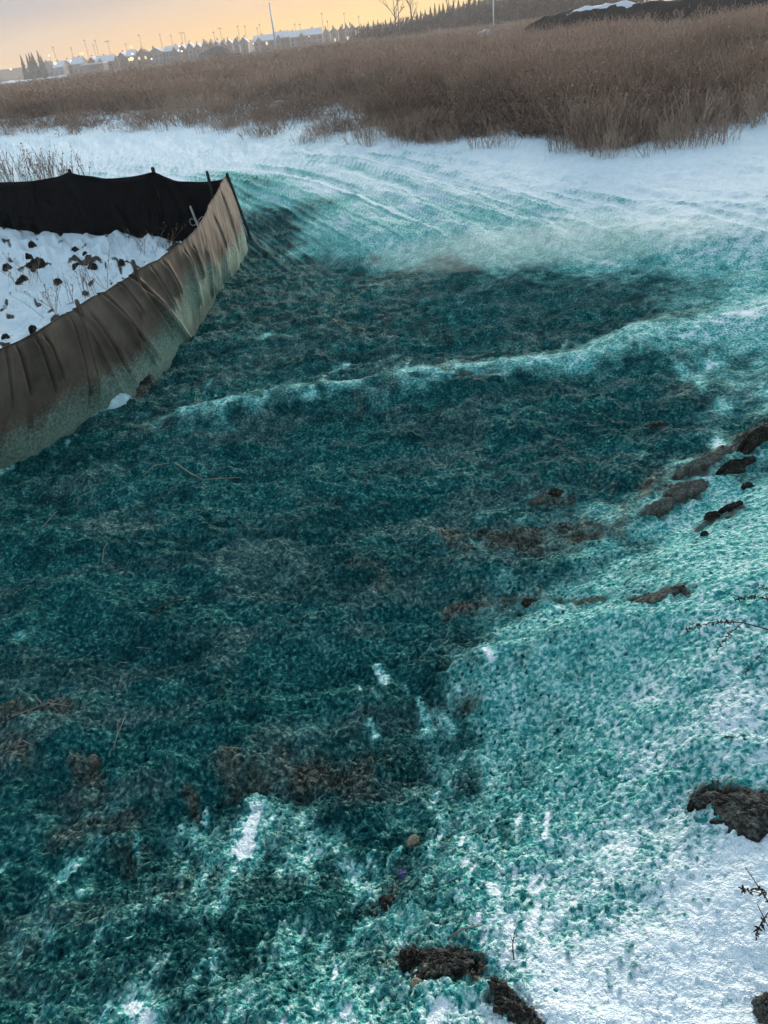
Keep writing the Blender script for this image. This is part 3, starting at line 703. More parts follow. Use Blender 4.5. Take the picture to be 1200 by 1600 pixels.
M_straw = weed_material('pale_straw', (0.26, 0.20, 0.14), (0.42, 0.34, 0.24), (0.5, 0.42, 0.3))
M_tall = weed_material('russet_weed', (0.17, 0.115, 0.085), (0.26, 0.18, 0.135), (0.36, 0.26, 0.2))
def weed_mesh(name, seed, stems=34, hgt=0.95, spread=0.30, width=0.006, twigs=7, heads=True, lean=0.16):
    rg = np.random.default_rng(seed); V = []; F = []
    def ribbon(pts, w0, w1):
        a = rg.uniform(0, pi); side = np.array([cos(a), sin(a), 0.0]); b = len(V)
        for i, p in enumerate(pts):
            w = w0 + (w1 - w0) * i / (len(pts) - 1); V.append(p - side * w / 2); V.append(p + side * w / 2)
        for i in range(len(pts) - 1): F.append((b + 2 * i, b + 2 * i + 1, b + 2 * i + 3, b + 2 * i + 2))
    for s_ in range(stems):
        a = rg.uniform(0, 2 * pi); r_ = spread * math.sqrt(rg.uniform()); p = np.array([r_ * cos(a), r_ * sin(a), -0.04])
        h = hgt * rg.uniform(0.55, 1.12); a2 = rg.uniform(0, 2 * pi); ln = lean * rg.uniform(0.1, 1.6)
        d = np.array([cos(a2) * ln + 0.5 * r_ * cos(a), sin(a2) * ln + 0.5 * r_ * sin(a), 1.0]); bend = np.array([cos(a2), sin(a2), -0.2]) * ln * 0.5
        pts = [p + d * h * t + bend * h * t * t for t in (0, 0.4, 0.75, 1.0)]
        ribbon(pts, width, width * 0.5)
        for k in range(twigs):
            t = rg.uniform(0.3, 1.0); q = p + d * h * t + bend * h * t * t; aa = rg.uniform(0, 2 * pi); l = h * rg.uniform(0.08, 0.24)
            e = q + np.array([cos(aa) * l * 0.45, sin(aa) * l * 0.45, l * rg.uniform(0.6, 1.3)])
            ribbon([q, e], width * 0.7, width * 0.4)
            if heads and rg.uniform() < 0.45:
                w = rg.uniform(0.6, 1.4) * 1.9 * width; b = len(V)
                u = rg.normal(size=3); u /= np.linalg.norm(u); v = np.cross(u, rg.normal(size=3)); v /= np.linalg.norm(v)
                V.extend([e - u * w, e + v * w * 0.6, e + u * w, e - v * w * 0.6]); F.append((b, b + 1, b + 2, b + 3))
    return mesh_np(name, np.array(V), np.array(F), False)
def field_points():
    out = []
    def sow(n, r0, r1, a0, a1, sxy, prob=None):
        r = np.sqrt(RNG.uniform(r0 * r0, r1 * r1, n)); a = np.radians(RNG.uniform(a0, a1, n)); x = np.sin(a) * r; y = np.cos(a) * r
        fd = poly_sd(x, y, FIELD); nz = fbm(x * 0.8, y * 0.8, 3, 81); n2 = perlin(x * 0.22, y * 0.22, 83)
        keep = fd + 1.3 * nz > 0.25
        sparse = (x < 1.2) & (fd + 4.0 * nz < 6.5)
        keep &= np.where(sparse, RNG.uniform(size=n) < 0.26 * (nz > 0.08) + 0.015, True)
        keep &= np.where(fd < 2.0, RNG.uniform(size=n) < 0.75, True)
        F, ID = worley(x * 0.62 + 0.25 * nz, y * 0.50, 84); dome = np.clip(1.1 - F ** 2 * 1.5, 0.35, 1.1) * (0.62 + 0.55 * ID)
        F2, ID2 = worley(x * 0.12 + 0.2 * nz, y * 0.12, 85)
        shade = np.clip(0.03 + 0.28 * ID + 0.22 * ID2 + 0.10 * n2 + 0.30 * sstep(1.0, 12, fd) - 0.16 * (F > 0.55), 0, 0.8)  # random bush tone, with shade painted into front rows and gaps between bushes
        hs = dome * (0.92 + 0.15 * nz + 0.30 * n2) * RNG.uniform(0.8, 1.12, n) * np.where(sparse, 0.62, 1.0) * (0.72 + 0.28 * sstep(0, 3, fd))
        hs = np.where(x < 0, hs * 0.85, hs)
        for q in np.nonzero(keep)[0]: out.append((x[q], y[q], sxy * RNG.uniform(0.8, 1.25), max(0.25, hs[q]), shade[q]))
    for _ in range(420):                      # stray tufts in front of the field
        k_ = RNG.integers(0, len(BRUSHLINE) - 1); t_ = RNG.uniform(); bx = BRUSHLINE[k_][0] * (1 - t_) + BRUSHLINE[k_ + 1][0] * t_; by = BRUSHLINE[k_][1] * (1 - t_) + BRUSHLINE[k_ + 1][1] * t_
        if abs(bx) > 16: continue
        if perlin(np.array([bx * 0.9]), np.array([by * 0.9]), 88)[0] < -0.05: continue
        out.append((bx + RNG.normal(0, .3), by + RNG.normal(-0.3, .5), RNG.uniform(.35, .7), RNG.uniform(.2, .5), RNG.uniform(.1, .5)))
    sow(11500, 12, 27, -32, 42, 1.0)
    sow(9000, 24, 45, -34, 40, 1.5)
    sow(6500, 40, 90, -35, 38, 2.6)
    sow(4500, 85, 240, -36, 36, 6.0)
    return np.array(out)
def scatter(name, pts, protos, mat, label, cat):
    col = bpy.data.collections.new(name + '_kinds')
    for k, me in enumerate(protos):
        me.materials.append(mat); col.objects.link(bpy.data.objects.new(name + '_kind', me))
    z = macro(pts[:, 0], pts[:, 1])
    me = bpy.data.meshes.new(name); me.vertices.add(len(pts)); me.vertices.foreach_set('co', np.stack([pts[:, 0], pts[:, 1], z], 1).astype(np.float32).ravel())
    a = me.attributes.new('size', 'FLOAT_VECTOR', 'POINT'); a.data.foreach_set('vector', np.stack([pts[:, 2], pts[:, 2], pts[:, 3]], 1).astype(np.float32).ravel())
    a = me.attributes.new('turn', 'FLOAT_VECTOR', 'POINT'); a.data.foreach_set('vector', np.stack([RNG.normal(0, 0.06, len(pts)), RNG.normal(0, 0.06, len(pts)), RNG.uniform(0, 2 * pi, len(pts))], 1).astype(np.float32).ravel())
    attr(me, 'shade', pts[:, 4])
    o = link(name, me)
    ng = bpy.data.node_groups.new(name + '_scatter', 'GeometryNodeTree')
    ng.interface.new_socket('Geometry', in_out='INPUT', socket_type='NodeSocketGeometry'); ng.interface.new_socket('Geometry', in_out='OUTPUT', socket_type='NodeSocketGeometry')
    N, L = ng.nodes, ng.links
    gi, go = N.new('NodeGroupInput'), N.new('NodeGroupOutput'); ci = N.new('GeometryNodeCollectionInfo'); ip = N.new('GeometryNodeInstanceOnPoints')
    ci.inputs['Collection'].default_value = col; ci.inputs['Separate Children'].default_value = True; ci.inputs['Reset Children'].default_value = True
    sz = N.new('GeometryNodeInputNamedAttribute'); sz.data_type = 'FLOAT_VECTOR'; sz.inputs[0].default_value = 'size'
    tn = N.new('GeometryNodeInputNamedAttribute'); tn.data_type = 'FLOAT_VECTOR'; tn.inputs[0].default_value = 'turn'
    ip.inputs['Pick Instance'].default_value = True
    L.new(gi.outputs[0], ip.inputs['Points']); L.new(ci.outputs[0], ip.inputs['Instance']); L.new(tn.outputs[0], ip.inputs['Rotation']); L.new(sz.outputs[0], ip.inputs['Scale'])
    L.new(ip.outputs[0], go.inputs[0])
    md = o.modifiers.new('scatter', 'NODES'); md.node_group = ng
    return tag(o, label, cat, kind='stuff')
scatter('dry_weeds', field_points(), [weed_mesh('weed_kind', 100 + k, 24, 1.0, 0.28 + 0.03 * k, 0.011, 6) for k in range(7)], M_weed, 'dense brown dead weeds covering the field beyond the snowy track', 'weeds')

def weed_thing(name, px, py, z, seed, label, mat, group=None, **kw):
    p = atg(px, py); me = weed_mesh(name, seed, **kw)
    o = link(name, me, mat); o.location = (p.x, p.y, p.z); return tag(o, label, 'weeds' if 'weed' in name else 'grass', group)
for k, (px, py, h, lab) in enumerate([(1050, 226, .72, 'pale dry grass tuft leaning at the edge of the brown weeds, leftmost of three'), (1085, 216, .85, 'tall pale dry grass tuft at the weed edge, middle of three'), (1128, 206, 0.62, 'pale dry grass tuft at the weed edge nearest the right border')]):
    weed_thing('grass_tuft', px, py, 0, 300 + k, lab, M_straw, 'pale grass tufts at the weed edge', stems=26, hgt=h, spread=0.22, width=0.010, twigs=1, heads=False, lean=0.38)
for k, (px, py, h, sp, lab) in enumerate([(12, 290, .62, .45, 'reddish dry weed clump behind the black fence at the left border'), (52, 288, .66, .45, 'dry weed clump behind the black fence, second from the left border'), (88, 286, .58, .35, 'dry weed clump with a dark seed head just left of the black fence peak'), (128, 282, .50, .22, 'thin dry weed stalks rising right of the first black fence peak')]):
    weed_thing('weed_clump', px, py, 0, 320 + k, lab, M_tall, 'weeds behind the black fence', stems=46 if k < 3 else 12, hgt=h, spread=sp, width=0.010, twigs=6, lean=0.2)
for k, (px, py, h, lab) in enumerate([(40, 440, .35, 'bare weed stems poking from the snow near the left border inside the fence'), (150, 455, .40, 'bare weed stems in the snow beside the middle fence stake'), (235, 395, .32, 'dry weed tuft in the snow where the two fence runs meet'), (85, 480, .3, 'small bare weed in the snow by the near fence top')]):
    weed_thing('weed_sprig', px, py, 0, 340 + k, lab, M_tall, 'weeds inside the fenced yard', stems=16, hgt=h, spread=0.22, width=0.006, twigs=6, lean=0.5)

# ------------------------------------------------------------------ soil clods, stones, sticks, litter on the slope
def clod_material(name, c0, c1, c2, dust=0.0):
    mt, N, L, b = newmat(name)
    co = N.new('ShaderNodeTexCoord').outputs['Object']
    f = n_noise(N, L, co, 30, 6, 0.65); g = n_noise(N, L, co, 120, 3, 0.6)
    c = n_ramp(N, L, n_math(N, L, 'ADD', n_math(N, L, 'MULTIPLY', f, 0.6), n_math(N, L, 'MULTIPLY', g, 0.4)), [(0.32, c0), (0.52, c1), (0.72, c2)])
    if dust:
        ge = N.new('ShaderNodeNewGeometry'); sx = N.new('ShaderNodeSeparateXYZ'); L.new(ge.outputs['True Normal'], sx.inputs[0])
        up_ = n_math(N, L, 'ADD', sx.outputs['Z'], n_math(N, L, 'MULTIPLY', n_math(N, L, 'SUBTRACT', n_noise(N, L, co, 55, 4, 0.7), 0.5), 2.4))
        gr = n_ramp(N, L, g, [(0.35, (0.035, 0.055, 0.048)), (0.65, (0.19, 0.215, 0.18))])
        c = n_mix(N, L, n_map(N, L, up_, 0.66, 1.0, 0.0, dust), c, gr)  # spray dust on upward faces; also paints lighter tops against shaded fronts
    L.new(c, b.inputs['Base Color']); b.inputs['Roughness'].default_value = 0.95
    n_bump(N, L, n_math(N, L, 'ADD', f, g), b, 0.9, 0.012)
    return mt
M_clod = clod_material('wet_soil', (0.008, 0.007, 0.006), (0.032, 0.027, 0.021), (0.15, 0.13, 0.10), 0.55)
M_yard = clod_material('yard_soil', (0.008, 0.007, 0.006), (0.028, 0.024, 0.019), (0.12, 0.105, 0.08))
M_dry = clod_material('dry_soil', (0.040, 0.040, 0.034), (0.115, 0.112, 0.092), (0.26, 0.25, 0.205), 0.75)
M_stone = clod_material('tan_stone', (0.13, 0.12, 0.085), (0.26, 0.235, 0.165), (0.38, 0.35, 0.26))
def clod(name, px, py, w, d, h, rot, seed, mat, label, cat='soil clod', sink=0.35, rough=1.0, group=None, res=4):
    """w along, d across, h high in metres; an uneven lump with a ragged outline seated in the ground"""
    nr_, ns_ = (7, 22) if res == 3 else ((20, 64) if res == 4 else (34, 110))
    p = atg(px, py); th = np.linspace(0, 2 * pi, ns_, endpoint=False); rho = np.concatenate([np.linspace(0.06, 1, nr_), [1.06]])
    TH, RH = np.meshgrid(th, rho); cx, sy = np.cos(TH), np.sin(TH); o1 = seed * 5.3
    out = 1 + rough * (0.34 * perlin(cx * 1.3 + o1, sy * 1.3 - o1, 51) + 0.20 * perlin(cx * 3.2 + o1, sy * 3.2, 52) + 0.15 * perlin(cx * 7.5, sy * 7.5 + o1, 53) + 0.09 * perlin(cx * 16, sy * 16 + o1, 58))
    X = cx * RH * out * w / 2; Y = sy * RH * out * d / 2
    xr = X * cos(rot) - Y * sin(rot); yr = X * sin(rot) + Y * cos(rot)
    s_ = 0.5 * (w + d); u, v = xr / s_ + o1, yr / s_ - o1
    dome = np.clip(1 - RH ** 2.6, 0, 1) ** 0.55
    crag = 0.30 * perlin(u * 2.2, v * 2.2, 54) + 0.26 * perlin(u * 5, v * 5, 55) + 0.24 * perlin(u * 11, v * 11, 56) + 0.20 * perlin(u * 22, v * 22, 57) + 0.12 * perlin(u * 40, v * 40, 59)
    Z = h * (1 - sink) * dome * (1 + 1.0 * rough * crag) + np.where(RH > 1.01, -0.04, 0.0)
    base = np.array([gz(p.x + a_, p.y + b_) for a_, b_ in zip(xr.ravel(), yr.ravel())]).reshape(xr.shape) - p.z if w > 0.12 else 0
    co = np.stack([xr, yr, Z + base + 0.006], -1).reshape(-1, 3)
    idx = np.arange((nr_ + 1) * ns_).reshape(nr_ + 1, ns_); nx = np.roll(idx, -1, 1)
    f = np.stack([idx[:-1], idx[1:], nx[1:], nx[:-1]], -1).reshape(-1, 4)
    me = bpy.data.meshes.new(name); me.from_pydata([tuple(q) for q in co], [], [tuple(q) for q in f] + [tuple(idx[0])])
    me.polygons.foreach_set('use_smooth', np.full(len(me.polygons), res < 4))
    o = link(name, me, mat); o.location = p
    return tag(o, label, cat, group)
clod('soil_clod', 1182, 690, .26, .07, .08, .5, 1, M_clod, 'dark overhanging soil clod above a snow pocket at the right border', sink=.25)
clod('soil_clod', 1145, 735, .24, .06, .06, .38, 2, M_clod, 'dark soil clod below the first snow pocket near the right border', sink=.25)
clod('soil_clod', 1095, 724, .36, .08, .035, .42, 3, M_dry, 'flat grey soil slab on the mud ridge left of the dark clods', sink=.4)
clod('soil_clod', 1070, 766, .26, .10, .04, .4, 4, M_dry, 'rough brown soil lump at the end of the mud ridge', sink=.4)
clod('soil_clod', 1030, 792, .18, .07, .025, .35, 5, M_dry, 'small brown soil lump below the rough lump on the mud ridge', sink=.4)
clod('soil_clod', 1112, 812, .10, .055, .045, 1.0, 6, M_clod, 'lower end of a curved dark soil crumb on pale green snow', sink=.35)
clod('soil_clod', 1140, 796, .13, .05, .04, .2, 7, M_clod, 'upper end of a curved dark soil crumb on pale green snow', sink=.35)
clod('soil_clod', 1100, 836, .03, .03, .02, .2, 8, M_clod, 'tiny soil crumb under the curved dark crumb', sink=.3, res=3)
clod('soil_clod', 1025, 668, .11, .05, .03, 0, 9, M_clod, 'small dark clod alone on the dark green hollow above the mud ridge', sink=.35)
clod('soil_clod', 868, 770, .07, .045, .022, 0, 10, M_clod, 'small dark clod on the green slope left of the mud ridge', sink=.35)
clod('soil_clod', 840, 782, .08, .05, .018, 0, 11, M_dry, 'pale crumbly clod beside a small dark clod left of the mud ridge', sink=.4)
clod('soil_clod', 1168, 762, .05, .04, .03, 0, 12, M_clod, 'little dark crumb between the dark clods and the curved crumb', sink=.3, res=3)
clod('soil_clod', 1182, 1270, .20, .13, .03, -.25, 13, M_clod, 'large bare soil patch breaking the snow at the right border', 'soil patch', sink=.5, rough=.8, res=5)
clod('soil_clod', 1112, 1254, .10, .05, .015, -.2, 14, M_clod, 'pointed left tip of the bare soil patch at the right border', 'soil patch', sink=.5)
clod('soil_clod', 690, 1505, .17, .09, .035, -.12, 15, M_clod, 'broad dark soil clump with grassy edge near the bottom of the picture', sink=.5, res=5)
clod('soil_clod', 645, 1510, .06, .07, .05, .3, 16, M_clod, 'dark left end of the broad soil clump near the bottom', sink=.4)
clod('soil_clod', 792, 1560, .045, .085, .025, .5, 17, M_clod, 'upright brown soil crumb at the bottom, right of the broad clump', sink=.4)
clod('soil_clod', 812, 1588, .10, .04, .025, -.5, 18, M_clod, 'slanting brown soil crumb at the bottom border', sink=.4)
clod('soil_clod', 1198, 1585, .05, .05, .05, 0, 19, M_dry, 'brown lump cut by the right border at the bottom corner', sink=.4)
clod('soil_clod', 1030, 932, .17, .09, .03, .1, 20, M_dry, 'isolated flat brown soil patch on pale green snow right of the crest', 'soil patch', sink=.55)
clod('soil_clod', 825, 942, .05, .04, .02, .1, 21, M_clod, 'dark clod at the foot of the narrow brown crest', sink=.4)
clod('soil_clod', 605, 1415, .045, .05, .03, .6, 22, M_clod, 'small dark soil crumb left of the purple litter', sink=.4, res=3)
clod('soil_clod', 222, 605, .13, .08, .06, .2, 23, M_clod, 'dark clod at the foot of the brown fence beside a snow lump', sink=.4)
clod('stone', 645, 1315, .046, .030, .014, .7, 24, M_stone, 'tan stone tip poking through green mulch above the purple litter', 'stone', sink=.45, rough=.5)
clod('stone', 145, 1187, .035, .04, .014, .3, 25, M_dry, 'rounded brown stone in the dark mulch on the left', 'stone', sink=.45, rough=.5)
clod('stone', 650, 1540, .035, .025, .015, 0, 26, M_stone, 'pale stone on the near side of the broad soil clump', 'stone', sink=.3, rough=.5, res=3)
M_lump = simple('dyed_snow', (0.50, 0.70, 0.72), 0.25, 30, 0.7, 0.4)
clod('snow_lump', 175, 632, .30, .13, .12, .35, 27, M_lump, 'pale blue snow lump against the foot of the brown fence', 'snow lump', sink=.45, rough=.7)
# dark clods in the snowy yard
k = 0
for px, py, w, lab in [(12, 420, .20, 'dark clod in the yard snow at the left border'), (57, 418, .36, 'largest dark soil clod in the yard snow'), (45, 402, .16, 'dark clod on the upper edge of the largest yard clod'), (120, 417, .16, 'round dark clod alone in the middle of the yard snow'), (118, 392, .17, 'dark clod above the round one in the yard snow'), (145, 418, .18, 'dark clod right of the round one in the yard snow'), (133, 398, .13, 'olive clod between two dark clods in the yard snow'), (50, 383, .16, 'small dark clod below the black fabric on the left of the yard'), (35, 440, .22, 'dark clod below the largest one in the yard snow'), (90, 442, .17, 'dark clod close to the near fence top in the yard snow'), (150, 360, .18, 'dark clod at the foot of the black fabric'), (52, 515, .14, 'small dark clod against the near fence top'), (10, 528, .12, 'dark clod at the lower left end of the yard snow'), (190, 410, .12, 'brown clod beside the fence stake in the yard snow')]:
    w *= 0.56; clod('soil_clod', px, py, w, w * .85, w * .65, k * 1.3, 40 + k, M_yard, lab, sink=.40, group='clods in the yard snow', res=4, rough=1.5); k += 1

M_twig = simple('bleached_twig', (0.20, 0.18, 0.145), 0.3, 40, 0.9)
M_dtwig = simple('dark_stem', (0.045, 0.030, 0.022), 0.4, 40, 0.9)
M_seed = simple('dry_seed_head', (0.20, 0.135, 0.085), 0.4, 60, 0.95)
def twig(name, pix, lift, rad, label, mat, cat='stick', branches=(), parts=None):
    """a stick whose course follows ground points; branches are lists of points too"""
    pts = [atg(px, py) + Vector((0, 0, l)) for (px, py), l in zip(pix, lift)]
    off = pts[0].copy(); mb = MB()
    rad *= 0.6
    mb.tube([p - off for p in pts], list(np.linspace(rad, rad * 0.55, len(pts))), 6)
    o = mb.build(name, mat, None, True); o.location = off
    for bp, bl in branches:
        q = [atg(px, py) + Vector((0, 0, l)) for (px, py), l in zip(bp, bl)]
        m2 = MB(); m2.tube([p - off for p in q], list(np.linspace(rad * 0.7, rad * 0.35, len(q))), 5); m2.build('branch', mat, o, True)
    return tag(o, label, cat)
twig('stick', [(155, 895), (163, 882), (167, 868), (174, 862)], [.01, .03, .05, .06], .006, 'short pale upright stick in dark mulch below the fence', M_twig, branches=[([(165, 888), (182, 892)], [.02, .02])])
twig('stick', [(178, 1175), (186, 1152), (193, 1142), (200, 1130)], [.01, .02, .03, .04], .0045, 'forked pale stick on dark mulch at the left', M_twig, branches=[([(186, 1152), (187, 1138), (192, 1130)], [.02, .03, .03])])
twig('stick', [(20, 1122), (50, 1114), (80, 1106), (108, 1108)], [.01, .02, .03, .02], .005, 'long grey stick lying in dead grass at the left border', M_twig, branches=[([(70, 1108), (60, 1096), (30, 1094)], [.02, .04, .03]), ([(85, 1106), (100, 1098)], [.03, .03])])
twig('stick', [(25, 1170), (40, 1165), (55, 1170)], [.01, .03, .02], .004, 'short bent stick under the long grey stick at the left border', M_twig)
twig('stick', [(66, 830), (80, 818), (92, 802)], [.02, .03, .02], .005, 'pale stem lying below the left end of the fence', M_twig)
twig('stick', [(118, 783), (140, 776), (156, 772)], [.02, .03, .02], .006, 'short pale stick with dark moss below the fence', M_twig)
twig('stick', [(225, 748), (245, 738), (268, 732)], [.02, .05, .04], .007, 'arched pale twig on the hollow, left of a longer one', M_twig)
twig('stick', [(276, 734), (300, 748), (318, 754), (378, 750)], [.05, .04, .02, .02], .007, 'long thin twig lying across the hollow below the fence', M_twig)
twig('stick', [(180, 1044), (190, 1040), (203, 1041)], [.01, .02, .02], .0035, 'thin bleached stick above the forked stick on the left', M_twig)
twig('stick', [(215, 1017), (238, 1018)], [.02, .02], .003, 'tiny bleached stick on the dark slope left of centre', M_twig)
twig('stick', [(185, 1082), (192, 1072), (200, 1064)], [.01, .03, .05], .003, 'thin dead grass stem above the forked stick', M_twig, branches=[([(188, 1080), (196, 1072), (206, 1069)], [.01, .03, .04])])
twig('stick', [(1132, 1155), (1148, 1157), (1166, 1159)], [.01, .012, .01], .005, 'short dark stick lying on pale snow at the right', M_dtwig)
twig('stick', [(1008, 988), (1012, 980), (1014, 977)], [.003, .012, .015], .002, 'tiny dark curved stem on pale green snow above the dried weed', M_dtwig)
twig('stick', [(705, 1470), (725, 1463), (755, 1455)], [.02, .035, .03], .0055, 'pale stick leaning on the broad soil clump at the bottom', M_twig)
twig('stick', [(228, 968), (255, 950), (275, 942), (295, 938)], [.0, .012, .012, .0], .008, 'dark half buried root across the left slope', M_dtwig)
twig('weed_sprout', [(803, 1500), (801, 1485), (804, 1470)], [.0, .02, .04], .003, 'tiny dark weed sprout on white snow near the bottom', M_dtwig, 'weed', branches=[([(802, 1480), (797, 1470)], [.02, .03]), ([(802, 1476), (810, 1472)], [.03, .03]), ([(801, 1490), (795, 1488)], [.01, .01])])

def dried_weed(name, stem, lift, label, seeds, branches=(), rad=.0018):
    pts = [atg(px, py) + Vector((0, 0, l)) for (px, py), l in zip(stem, lift)]
    off = atg(*stem[0]); root = empty(name, off)
    mb = MB(); mb.tube([p - off for p in pts], list(np.linspace(rad * 1.3, rad * 0.5, len(pts))), 6); mb.build('stem', M_dtwig, root, True)
    lines = [pts]
    for bp, bl in branches:
        q = [atg(px, py) + Vector((0, 0, l)) for (px, py), l in zip(bp, bl)]; lines.append(q)
        m2 = MB(); m2.tube([p - off for p in q], rad * 0.55, 5); m2.build('branch', M_dtwig, root, True)
    rg = random.Random(len(label))
    for li, a, b, n in seeds:
        L_ = lines[li]; mb = MB()
        for i in range(n):
            t = rg.uniform(a, b) * (len(L_) - 1); j = min(int(t), len(L_) - 2); p = L_[j].lerp(L_[j + 1], t - j) - off
            d = Vector((rg.gauss(0, 1), rg.gauss(0, 1), rg.gauss(-0.3, 0.8))).normalized() * rg.uniform(.006, .016)
            mb.tube([p, p + d * 0.5, p + d], [.0006, .0022, .0008], 4)
        mb.build('seed_head', M_dtwig, root, True)['kind'] = 'stuff'
    return tag(root, label, 'weed')
dried_weed('dried_weed', [(1260, 1040), (1200, 1029), (1150, 1018), (1110, 1012), (1060, 1012)], [.10, .11, .12, .11, .08], 'dark dried weed stem with drooping seed heads reaching in from the right border', [(0, .55, 1.0, 55), (1, .1, 1, 30), (2, .3, 1, 20)],
           [([(1150, 1018), (1130, 1030), (1115, 1042)], [.12, .10, .07]), ([(1240, 1010), (1190, 1045), (1158, 1072)], [.10, .09, .05])])
dried_weed('dried_weed', [(1260, 985), (1200, 975), (1170, 965), (1142, 962)], [.10, .10, .09, .07], 'short dark seed head entering above the long dried weed at the right border', [(0, .3, 1.0, 50), (1, .2, 1, 12)], [([(1230, 955), (1190, 950), (1175, 942)], [.1, .08, .07])])
dried_weed('dried_weed', [(1230, 1520), (1200, 1480), (1178, 1445), (1150, 1402)], [.08, .11, .12, .12], 'brown dried weed leaning in from the right over white snow near the bottom', [(0, .55, .75, 16), (1, .3, 1, 14), (2, .3, 1, 22)],
           [([(1178, 1445), (1160, 1430), (1150, 1425)], [.12, .1, .09]), ([(1190, 1462), (1178, 1475), (1172, 1490)], [.11, .09, .07]), ([(1230, 1462), (1205, 1455), (1185, 1452)], [.12, .12, .115]), ([(1215, 1515), (1190, 1480), (1172, 1448)], [.06, .08, .09])])
# purple scrap
mb = MB(); rg = random.Random(3); vs_ = []
for i in range(6):
    for j in range(5): vs_.append(((i - 2.5) * .0042, (j - 2) * .005, rg.uniform(0, .007)))
mb.add(vs_, [(i * 5 + j, i * 5 + j + 1, i * 5 + j + 6, i * 5 + j + 5) for i in range(5) for j in range(4)])
o = mb.build('litter_scrap', simple('purple_plastic', (0.06, 0.065, 0.17), 0.3, 60, 0.5)); o.location = atg(628, 1370); o.location.z += 0.012; o.rotation_euler = (0.2, 0.1, 0.5)
md = o.modifiers.new('thick', 'SOLIDIFY'); md.thickness = 0.002
tag(o, 'small crumpled purple plastic scrap in green mulch', 'litter')

# ------------------------------------------------------------------ far side: houses, poles, lamps, trees, mounds
FARZ = -3.4
def far_x(px, Y, z):                          # x of the place Y ahead and z high that the photo shows at column px
    lo = np.array([-Y * 2.0, Y, z]); hi = np.array([Y * 2.0, Y, z])
    for _ in range(60):
        mid = (lo + hi) / 2
        if project(mid)[0] < px: lo = mid
        else: hi = mid
    return float(mid[0])
def ztop(px, py, Y): return float(atY(px, py, Y)[2])
M_walls = [simple('house_wall_%s' % n, c, 0.2, 0.6, 0.9) for n, c in (('brown', (0.22, 0.165, 0.145)), ('mauve', (0.29, 0.235, 0.22)), ('tan', (0.31, 0.25, 0.21)), ('brick', (0.27, 0.16, 0.125)), ('grey', (0.27, 0.25, 0.25)))]
M_roofsnow = simple('roof_snow', (0.58, 0.59, 0.62), 0.12, 0.5, 0.8)
M_roofdark = simple('roof_shingle', (0.10, 0.09, 0.09), 0.3, 1.5, 0.9)
M_pane = simple('window_dark', (0.12, 0.12, 0.13), 0.2, 1, 0.3)
def emit(name, col, k):
    mt, N, L, b = newmat(name); b.inputs['Base Color'].default_value = (*col, 1)
    b.inputs['Emission Color'].default_value = (*col, 1); b.inputs['Emission Strength'].default_value = k; return mt
M_litpane = emit('window_lit', (1.0, 0.78, 0.45), 0.16)
M_lamp = {'w': emit('lamp_white', (1.0, 0.93, 0.80), 0.30), 'y': emit('lamp_yellow', (1.0, 0.72, 0.30), 0.28), 'o': emit('lamp_orange', (1.0, 0.50, 0.20), 0.28)}
ORD = ['first', 'second', 'third', 'fourth', 'fifth', 'sixth', 'seventh', 'eighth', 'ninth', 'tenth', 'eleventh', 'twelfth', 'thirteenth', 'fourteenth', 'fifteenth', 'sixteenth', 'seventeenth', 'eighteenth', 'nineteenth', 'twentieth',
       'twenty-first', 'twenty-second', 'twenty-third', 'twenty-fourth', 'twenty-fifth', 'twenty-sixth', 'twenty-seventh', 'twenty-eighth', 'twenty-ninth', 'thirtieth']
HOUSES = [(66, 82), (84, 98), (99, 112), (113, 129), (139, 150), (151, 177), (186, 197), (199, 212), (213, 232), (234, 254), (258, 278), (281, 291), (293, 303), (305, 315), (317, 325), (327, 334), (336, 343), (345, 352), (354, 363), (365, 374), (376, 387), (398, 428), (431, 452), (454, 477), (479, 503), (505, 515), (517, 528), (530, 538), (539, 546), (547, 555)]
COLN = ['brown', 'mauve', 'tan', 'brick', 'grey']
rg = random.Random(5)
